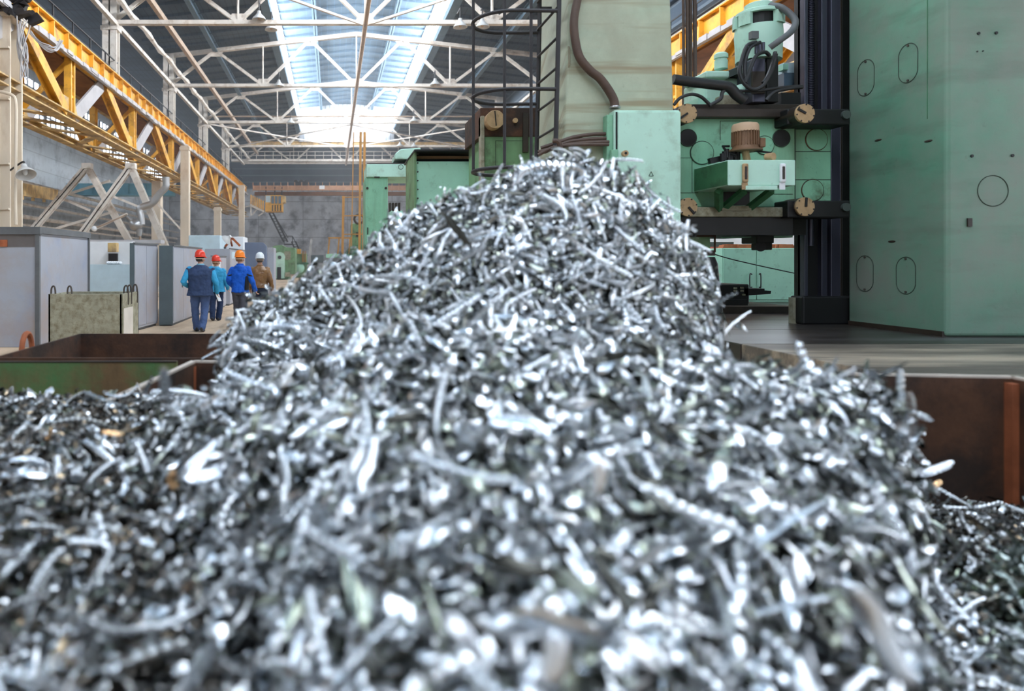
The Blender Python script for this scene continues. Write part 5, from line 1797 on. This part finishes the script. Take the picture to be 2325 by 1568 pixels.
def ribbon_batch(c, T0, N0, L, w, bend, twist, nseg=6):
    """strips with a cambered section; all args are arrays over strips -> verts (n, m, 3)"""
    n = len(L)
    s = np.linspace(-.5, .5, nseg + 1)[None, :]
    a = bend[:, None] * s
    th = np.where(np.abs(bend) < 1e-3, 1e-3, bend)[:, None]
    x = L[:, None] * np.sin(th * s) / th
    z = L[:, None] * (np.cos(th * s) - 1) / th
    B0 = np.cross(N0, T0)
    pos = c[:, None] + x[..., None] * T0[:, None] + z[..., None] * N0[:, None]
    Nn = np.sin(a)[..., None] * T0[:, None] + np.cos(a)[..., None] * N0[:, None]
    tw = twist[:, None] * s
    Wd = np.cos(tw)[..., None] * B0[:, None] + np.sin(tw)[..., None] * Nn
    Nw = np.cos(tw)[..., None] * Nn - np.sin(tw)[..., None] * B0[:, None]
    prof = 1 - np.abs(2 * s) ** 2.1 * .88
    hw = (w[:, None] * .5) * prof
    v = np.stack([pos - Wd * hw[..., None], pos + Nw * (hw * .22)[..., None], pos + Wd * hw[..., None]], 2)
    return v.reshape(n, (nseg + 1) * 3, 3)


def ribbon_faces(nseg):
    f = []
    for i in range(nseg):
        for k in range(2):
            f.append((i * 3 + k, i * 3 + k + 1, i * 3 + k + 4, i * 3 + k + 3))
    return np.array(f)


def coil_verts(axis_pts, r, turns, per=10, wfrac=.8):
    """helical ribbon wound along a curve"""
    ax = np.array([tuple(p) for p in axis_pts])
    m = int(turns * per) + 1
    t = np.linspace(0, len(ax) - 1.001, m)
    i = t.astype(int)
    f = (t - i)[:, None]
    c = ax[i] * (1 - f) + ax[i + 1] * f
    tg = np.gradient(c, axis=0)
    tg /= np.linalg.norm(tg, axis=1)[:, None] + 1e-9
    ref = np.array([0.13, 0.31, 0.94])
    s = np.cross(tg, ref)
    s /= np.linalg.norm(s, axis=1)[:, None] + 1e-9
    u = np.cross(tg, s)
    ph = np.linspace(0, turns * 2 * np.pi, m)
    length = np.linalg.norm(np.diff(c, axis=0), axis=1).sum()
    hw = length / turns * .5 * wfrac
    rad = r * (1 - .35 * np.abs(np.linspace(-1, 1, m)) ** 4)
    p = c + (s * np.cos(ph)[:, None] + u * np.sin(ph)[:, None]) * rad[:, None]
    v = np.empty((2 * m, 3))
    v[0::2] = p - tg * hw
    v[1::2] = p + tg * hw
    fs = np.array([(2 * k, 2 * k + 1, 2 * k + 3, 2 * k + 2) for k in range(m - 1)])
    return v, fs


def mesh_from(name, V, Fq, tint, mats, mi=None):
    me = bpy.data.meshes.new(name)
    me.vertices.add(len(V))
    me.vertices.foreach_set('co', np.ascontiguousarray(V, dtype=np.float32).ravel())
    me.loops.add(len(Fq) * 4)
    me.loops.foreach_set('vertex_index', np.ascontiguousarray(Fq, dtype=np.int32).ravel())
    me.polygons.add(len(Fq))
    me.polygons.foreach_set('loop_start', np.arange(0, len(Fq) * 4, 4, dtype=np.int32))
    for m_ in mats:
        me.materials.append(m_)
    me.polygons.foreach_set('use_smooth', np.ones(len(Fq), dtype=bool))
    if mi is not None:
        me.polygons.foreach_set('material_index', mi.astype(np.int32))
    me.update(calc_edges=True)
    at_ = me.attributes.new('tint', 'FLOAT_COLOR', 'POINT')
    at_.data.foreach_set('color', np.concatenate([tint, np.ones((len(tint), 1))], 1).astype(np.float32).ravel())
    me.validate()
    return me


def frame_on(x, y, spread):
    """random strip directions lying roughly on the heap"""
    e = .02
    z0 = zones(x, y)[0]
    gx = np.clip((zones(x + e, y)[0] - z0) / e, -3, 3)
    gy = np.clip((zones(x, y + e)[0] - z0) / e, -3, 3)
    nrm = np.stack([-gx, -gy, np.ones_like(gx)], 1)
    nrm /= np.linalg.norm(nrm, axis=1)[:, None]
    n = len(x)
    rv = NP.normal(size=(n, 3))
    T = rv - (rv * nrm).sum(1)[:, None] * nrm
    T /= np.linalg.norm(T, axis=1)[:, None]
    T = T + nrm * NP.normal(0, spread, n)[:, None]
    T /= np.linalg.norm(T, axis=1)[:, None]
    rv = nrm + NP.normal(0, .75, (n, 3))
    N = rv - (rv * T).sum(1)[:, None] * T
    N /= np.linalg.norm(N, axis=1)[:, None]
    return z0, nrm, T, N


# sample the heap surface
NS = 220000
sx = NP.uniform(-3.0, 3.5, NS * 3)
sy = NP.uniform(.55, 4.05, NS * 3)
ok = inside(sx, sy)
sx, sy = sx[ok], sy[ok]
z0, zi = zones(sx, sy)
e = .02
gx = np.clip((zones(sx + e, sy)[0] - z0) / e, -3, 3)
gy = np.clip((zones(sx, sy + e)[0] - z0) / e, -3, 3)
slope = np.sqrt(1 + gx ** 2 + gy ** 2)
dist = np.sqrt(sx ** 2 + sy ** 2 + (1.6 - z0) ** 2)
keep = NP.uniform(0, 3.3, len(sx)) < slope * np.where(zi == 2, 1.15, np.where(zi == 1, .42, .56))
keep &= (sx / sy > -1.2) & (sx / sy < 2.6)
sx, sy, zi = sx[keep], sy[keep], zi[keep]
print('swarf chips', len(sx))
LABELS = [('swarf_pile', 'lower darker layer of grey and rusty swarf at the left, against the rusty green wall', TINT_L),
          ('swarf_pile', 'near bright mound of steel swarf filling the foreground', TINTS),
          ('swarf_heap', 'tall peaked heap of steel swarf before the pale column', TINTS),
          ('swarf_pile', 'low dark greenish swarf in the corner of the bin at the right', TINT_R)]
gridx = np.linspace(-2.9, 3.45, 150)
gridy = np.linspace(.56, 4.02, 110)
GX, GY = np.meshgrid(gridx, gridy)
GZ, GI = zones(GX.ravel(), GY.ravel())
GOK = inside(GX.ravel(), GY.ravel())
GV = np.stack([GX.ravel(), GY.ravel(), GZ - .06], 1)
nx, ny = len(gridx), len(gridy)
cells = np.array([(j * nx + i, j * nx + i + 1, (j + 1) * nx + i + 1, (j + 1) * nx + i) for j in range(ny - 1) for i in range(nx - 1)])
cells = cells[GOK[cells].all(1)]
cz = GI[cells[:, 0]]
for k in range(4):
    sel = zi == k
    x, y = sx[sel], sy[sel]
    n = len(x)
    zz_, nrm, T, N = frame_on(x, y, .45)
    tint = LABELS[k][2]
    size = NP.lognormal(-.05, .38, n) * (.8 if k == 2 else 1.3 if k == 1 else 1.05)
    long = NP.uniform(size=n) < .06
    L = np.where(long, .10 * size, .046 * size) * (1.0 if k != 0 else .85)
    w = np.clip((.0128 if k == 2 else .0185 if k == 1 else .016) * NP.lognormal(0, .38, n) * np.where(long, 1.25, 1), .005, .034)
    bend = NP.normal(0, 1.1, n) + np.where(long, .6, 0)
    twist = NP.normal(0, 1.2, n)
    c = np.stack([x, y, zz_], 1) + nrm * NP.normal(.0, .032, n)[:, None]
    V = ribbon_batch(c, T, N, L, w, bend, twist)
    m = V.shape[1]
    fq = (ribbon_faces(6)[None] + (np.arange(n) * m)[:, None, None]).reshape(-1, 4)
    col = tint[NP.choice(len(tint), n, p=[.24, .17, .18, .09, .08, .18, .06] if k == 1 else TP if k == 2 else [.16, .14, .08, .14, .08, .32, .08])] * NP.uniform(.85, 1.08, (n, 1))
    Vs, Fs, Cs, Ms = [V.reshape(-1, 3)], [fq], [np.repeat(col, m, 0)], [np.zeros(len(fq))]
    off = n * m
    # small tight coils between the strips
    nc = int(n * (.04 if k == 2 else .03))
    idx = NP.choice(n, nc, replace=False)
    for i in idx:
        Lc = NP.uniform(.06, .28)
        p0 = c[i] + nrm[i] * .012
        dz = N[i] * NP.normal(0, .25)
        axp = [p0 + T[i] * Lc * (t - .5) + dz * Lc * ((t - .5) ** 2 * 2) for t in np.linspace(0, 1, 9)]
        r_ = NP.uniform(.006, .0115) if k == 2 else NP.uniform(.007, .014)
        vv, ff = coil_verts(axp, r_, max(3, Lc / (r_ * 1.6)), 9, .62)
        Vs.append(vv); Fs.append(ff + off); Ms.append(np.zeros(len(ff)))
        Cs.append(np.repeat((tint[NP.integers(0, 3)] * 1.03)[None], len(vv), 0))
        off += len(vv)
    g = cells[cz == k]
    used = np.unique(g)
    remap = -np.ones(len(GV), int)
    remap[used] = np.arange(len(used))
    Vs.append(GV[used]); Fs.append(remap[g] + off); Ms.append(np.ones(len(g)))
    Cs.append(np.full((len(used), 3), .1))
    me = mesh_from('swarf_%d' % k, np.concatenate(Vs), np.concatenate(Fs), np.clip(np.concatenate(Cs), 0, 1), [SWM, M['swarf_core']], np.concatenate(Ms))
    ob = bpy.data.objects.new(LABELS[k][0], me)
    COL.objects.link(ob)
    tag(ob, LABELS[k][1], 'metal swarf', kind='stuff')


# ---- individually recognisable curls
def curl(name, label, group, V, Fq, tint=(.84, .88, .93)):
    V = np.array(V)
    o_ = np.array([V[:, 0].mean(), V[:, 1].mean(), V[:, 2].min()])
    me = mesh_from(name, V - o_, Fq, np.repeat(np.array(tint)[None], len(V), 0), [SWM])
    ob = bpy.data.objects.new(name, me)
    ob.location = o_
    COL.objects.link(ob)
    return tag(ob, label, 'swarf curl', group)


def strip_along(pts, width, up=(0, -.5, .86), k=6, twist=0.0):
    """cambered ribbon following a curve"""
    c = np.array([tuple(p) for p in smoothcurve(pts, k)])
    n = len(c)
    tg = np.gradient(c, axis=0)
    tg /= np.linalg.norm(tg, axis=1)[:, None]
    upv = np.array(up)
    s = np.cross(tg, upv)
    s /= np.linalg.norm(s, axis=1)[:, None] + 1e-9
    u = np.cross(s, tg)
    a = np.linspace(-.5, .5, n)[:, None] * twist
    s2 = s * np.cos(a) + u * np.sin(a)
    u2 = u * np.cos(a) - s * np.sin(a)
    hw = (width * .5 * (1 - .75 * np.abs(np.linspace(-1, 1, n)) ** 4))[:, None]
    v = np.stack([c - s2 * hw, c + u2 * hw * .45, c + s2 * hw], 1).reshape(-1, 3)
    return v, ribbon_faces(n - 1)


def pcoil(px, d, r, turns):
    return coil_verts(smoothcurve([P(x, y, d) for x, y in px], 5), r, turns, 14, .62)


curl('swarf_coil', 'fat coiled curl arching over the very top of the heap', None, *pcoil([(1172, 415), (1185, 390), (1225, 378), (1280, 380), (1318, 388), (1322, 412)], 2.98, .025, 19))
curl('swarf_coil', 'thin coil sticking up left above the heap top', None, *pcoil([(1212, 358), (1228, 368), (1250, 380), (1272, 392)], 3.15, .012, 14))
curl('swarf_coil', 'coil hanging down the right side of the heap top', None, *pcoil([(1340, 380), (1352, 395), (1362, 425)], 3.1, .022, 8))
curl('swarf_ribbon', 'dark straight strip pointing up right from the heap top', None, *strip_along([P(1300, 385, 3.2), P(1320, 362, 3.2), P(1340, 338, 3.2)], .028), tint=(.3, .32, .35))
curl('swarf_ribbon', 'dark strip sticking out of the right slope before the cabinet', None, *strip_along([P(1460, 485, 3.1), P(1470, 465, 3.1), P(1480, 448, 3.1)], .03), tint=(.25, .27, .3))
curl('swarf_coil', 'long beaded coil lying across the middle of the heap', None, *pcoil([(1030, 562), (1070, 548), (1110, 538), (1150, 526)], 2.74, .014, 18))
curl('swarf_coil', 'beaded coil slanting on the left slope of the heap', None, *pcoil([(945, 620), (975, 600), (1005, 580), (1030, 570)], 2.78, .016, 13))
curl('swarf_coil', 'long beaded coil arching over the left edge of the heap', None, *pcoil([(520, 800), (540, 765), (580, 745), (630, 738), (680, 748), (712, 790)], 2.5, .011, 46))
curl('swarf_coil', 'beaded coil looping at the lower left corner of the heap', None, *pcoil([(505, 830), (512, 805), (535, 785), (560, 790), (585, 812)], 2.5, .012, 26))
curl('swarf_ribbon', 'wavy bright ribbon dangling left of the heap before the dark bin wall', None, *strip_along([P(505, 810, 2.9), P(487, 830, 2.9), P(490, 850, 2.9), P(503, 868, 2.9), P(512, 890, 2.9)], .018, (1, -.3, .2)))
curl('swarf_ribbon', 'broad bright strip arching where the near mound meets the heap', None, *strip_along([P(1095, 735, 2.3), P(1130, 718, 2.3), P(1180, 722, 2.28), P(1225, 735, 2.25), P(1262, 752, 2.22)], .03))
curl('swarf_ribbon', 'leaf shaped bright strip standing on the heap face', None, *strip_along([P(1290, 660, 2.72), P(1298, 630, 2.72), P(1306, 600, 2.72)], .03, (0, -1, .2)))
curl('swarf_ribbon', 'bright strip slanting down right on the heap face', None, *strip_along([P(1305, 635, 2.7), P(1330, 650, 2.7), P(1348, 672, 2.68)], .034))
curl('swarf_coil', 'fat coil leaning on the heap face below the middle', None, *pcoil([(1240, 715), (1262, 695), (1288, 668)], 2.54, .018, 10))
curl('swarf_coil', 'horizontal beaded coil near the heap foot', None, *pcoil([(1340, 706), (1400, 700), (1460, 702)], 2.54, .014, 16))
curl('swarf_coil', 'upright stack of coil turns at the right edge of the near mound', None, *pcoil([(2055, 890), (2058, 920), (2062, 960), (2060, 985)], 2.08, .024, 9))
curl('swarf_coil', 'small coil jutting right from the near mound over the dark bin wall', None, *pcoil([(2095, 1075), (2125, 1065), (2160, 1052)], 2.15, .012, 7))
curl('swarf_ribbon', 'big pale strip curved like a hook in the left foreground', None, *strip_along([P(490, 1000, 1.35), P(455, 1035, 1.33), P(425, 1068, 1.3), P(450, 1078, 1.3), P(500, 1072, 1.3)], .03))
curl('swarf_ribbon', 'blurred bright strip floating upright above the rim at the left', None, *strip_along([P(378, 905, 1.5), P(374, 870, 1.48), P(372, 832, 1.46)], .024, (0, -1, .2)))
curl('swarf_ribbon', 'long curved strip arching in the middle of the near mound', None, *strip_along([P(1050, 1015, 1.5), P(1075, 975, 1.5), P(1130, 955, 1.5), P(1210, 960, 1.48), P(1250, 985, 1.45)], .034))
curl('swarf_ribbon', 'big pale strip slanting in the right foreground', None, *strip_along([P(1940, 1330, .98), P(1985, 1400, .97), P(2030, 1490, .95), P(2075, 1560, .93)], .032, (-.5, -.8, .4)))
curl('swarf_ribbon', 'bright vertical strip low in the foreground', None, *strip_along([P(1262, 1420, .86), P(1262, 1490, .85), P(1255, 1570, .84)], .03, (0, -1, .3)))
curl('swarf_ribbon', 'bright plump strip low right of the foreground centre', None, *strip_along([P(1170, 1395, .86), P(1230, 1405, .86), P(1300, 1430, .85), P(1370, 1445, .84)], .03, (.2, -1, -.25)))
curl('swarf_ribbon', 'pale strip falling right in the foreground centre', None, *strip_along([P(1005, 1385, .9), P(1045, 1430, .9), P(1085, 1490, .89), P(1120, 1550, .88)], .026))
curl('swarf_ribbon', 'short blue-white strip in the lower foreground', None, *strip_along([P(870, 1365, .95), P(900, 1375, .95), P(950, 1400, .94)], .026))
curl('swarf_ribbon', 'bright forked strip end in the centre of the mound', None, *strip_along([P(1265, 1100, 1.25), P(1310, 1070, 1.25), P(1360, 1040, 1.25), P(1355, 1130, 1.24)], .026))
curl('swarf_ribbon', 'tall pale strip left of the mound centre', None, *strip_along([P(850, 990, 1.4), P(835, 1050, 1.38), P(822, 1090, 1.36), P(845, 1150, 1.34)], .03))
curl('swarf_ribbon', 'pale ring shaped curl lying in the left swarf', None, *strip_along([P(20, 1045, 1.9), P(60, 1040, 1.92), P(100, 1058, 1.9), P(98, 1078, 1.85), P(50, 1070, 1.83), P(10, 1062, 1.84)], .022))
curl('swarf_wire', 'thin brownish wire crossing the bare bin rim', None, *strip_along([P(310, 868, 3.2), P(318, 888, 3.15), P(332, 905, 3.1)], .012), tint=(.6, .5, .42))
for (pa, pb, pc, d_, lab) in (((225, 978), (255, 982), (285, 985), 2.2, 'flat orange strip lying in the left swarf'), ((105, 1000), (112, 985), (118, 970), 2.25, 'small orange flake standing in the left swarf'),
                              ((395, 1065), (390, 1090), (400, 1110), 1.6, 'small rusty leaf beside the hooked strip'), ((2110, 1110), (2125, 1100), (2138, 1090), 2.9, 'orange flake in front of the dark bin wall')):
    curl('rusty_flake', lab, None, *strip_along([P(*pa, d_), P(*pb, d_), P(*pc, d_)], .022), tint=(.62, .38, .2))

# loose larger ribbons and coils scattered over the mounds
cnt = {1: 0, 2: 0}
xs_ = NP.uniform(-.7, 2.0, 4000)
ys_ = NP.uniform(.75, 3.2, 4000)
zz_, nrm, T, N = frame_on(xs_, ys_, .25)
zid = zones(xs_, ys_)[1]
for i in range(4000):
    k = int(zid[i])
    if k not in cnt or cnt[k] >= (70 if k == 1 else 60) or not bool(inside(xs_[i:i + 1], ys_[i:i + 1])[0]) or xs_[i] / ys_[i] < -.45:
        continue
    cnt[k] += 1
    p0 = np.array([xs_[i], ys_[i], zz_[i]]) + nrm[i] * .026
    where = 'near mound' if k == 1 else 'tall heap'
    if NP.uniform() < .5:
        Lc = NP.uniform(.08, .2)
        axp = [p0 + T[i] * Lc * (t - .5) + nrm[i] * Lc * .3 * (.25 - (t - .5) ** 2) for t in np.linspace(0, 1, 9)]
        r_ = NP.uniform(.010, .016)
        curl('swarf_coil', 'bright tightly wound coil lying loose on the ' + where, 'loose coils on the ' + where, *coil_verts(axp, r_, Lc / (r_ * 1.6), 14, .6))
    else:
        Lc = NP.uniform(.07, .15)
        bd = NP.uniform(.1, .5)
        pts = [Vector(p0 + T[i] * Lc * (t - .5) + nrm[i] * Lc * bd * (.25 - (t - .5) ** 2)) for t in (0, .25, .5, .75, 1)]
        curl('swarf_ribbon', 'bright curved strip lying loose on the ' + where, 'loose strips on the ' + where, *strip_along(pts, NP.uniform(.016, .026), tuple(N[i]), 4, NP.normal(0, .8)))
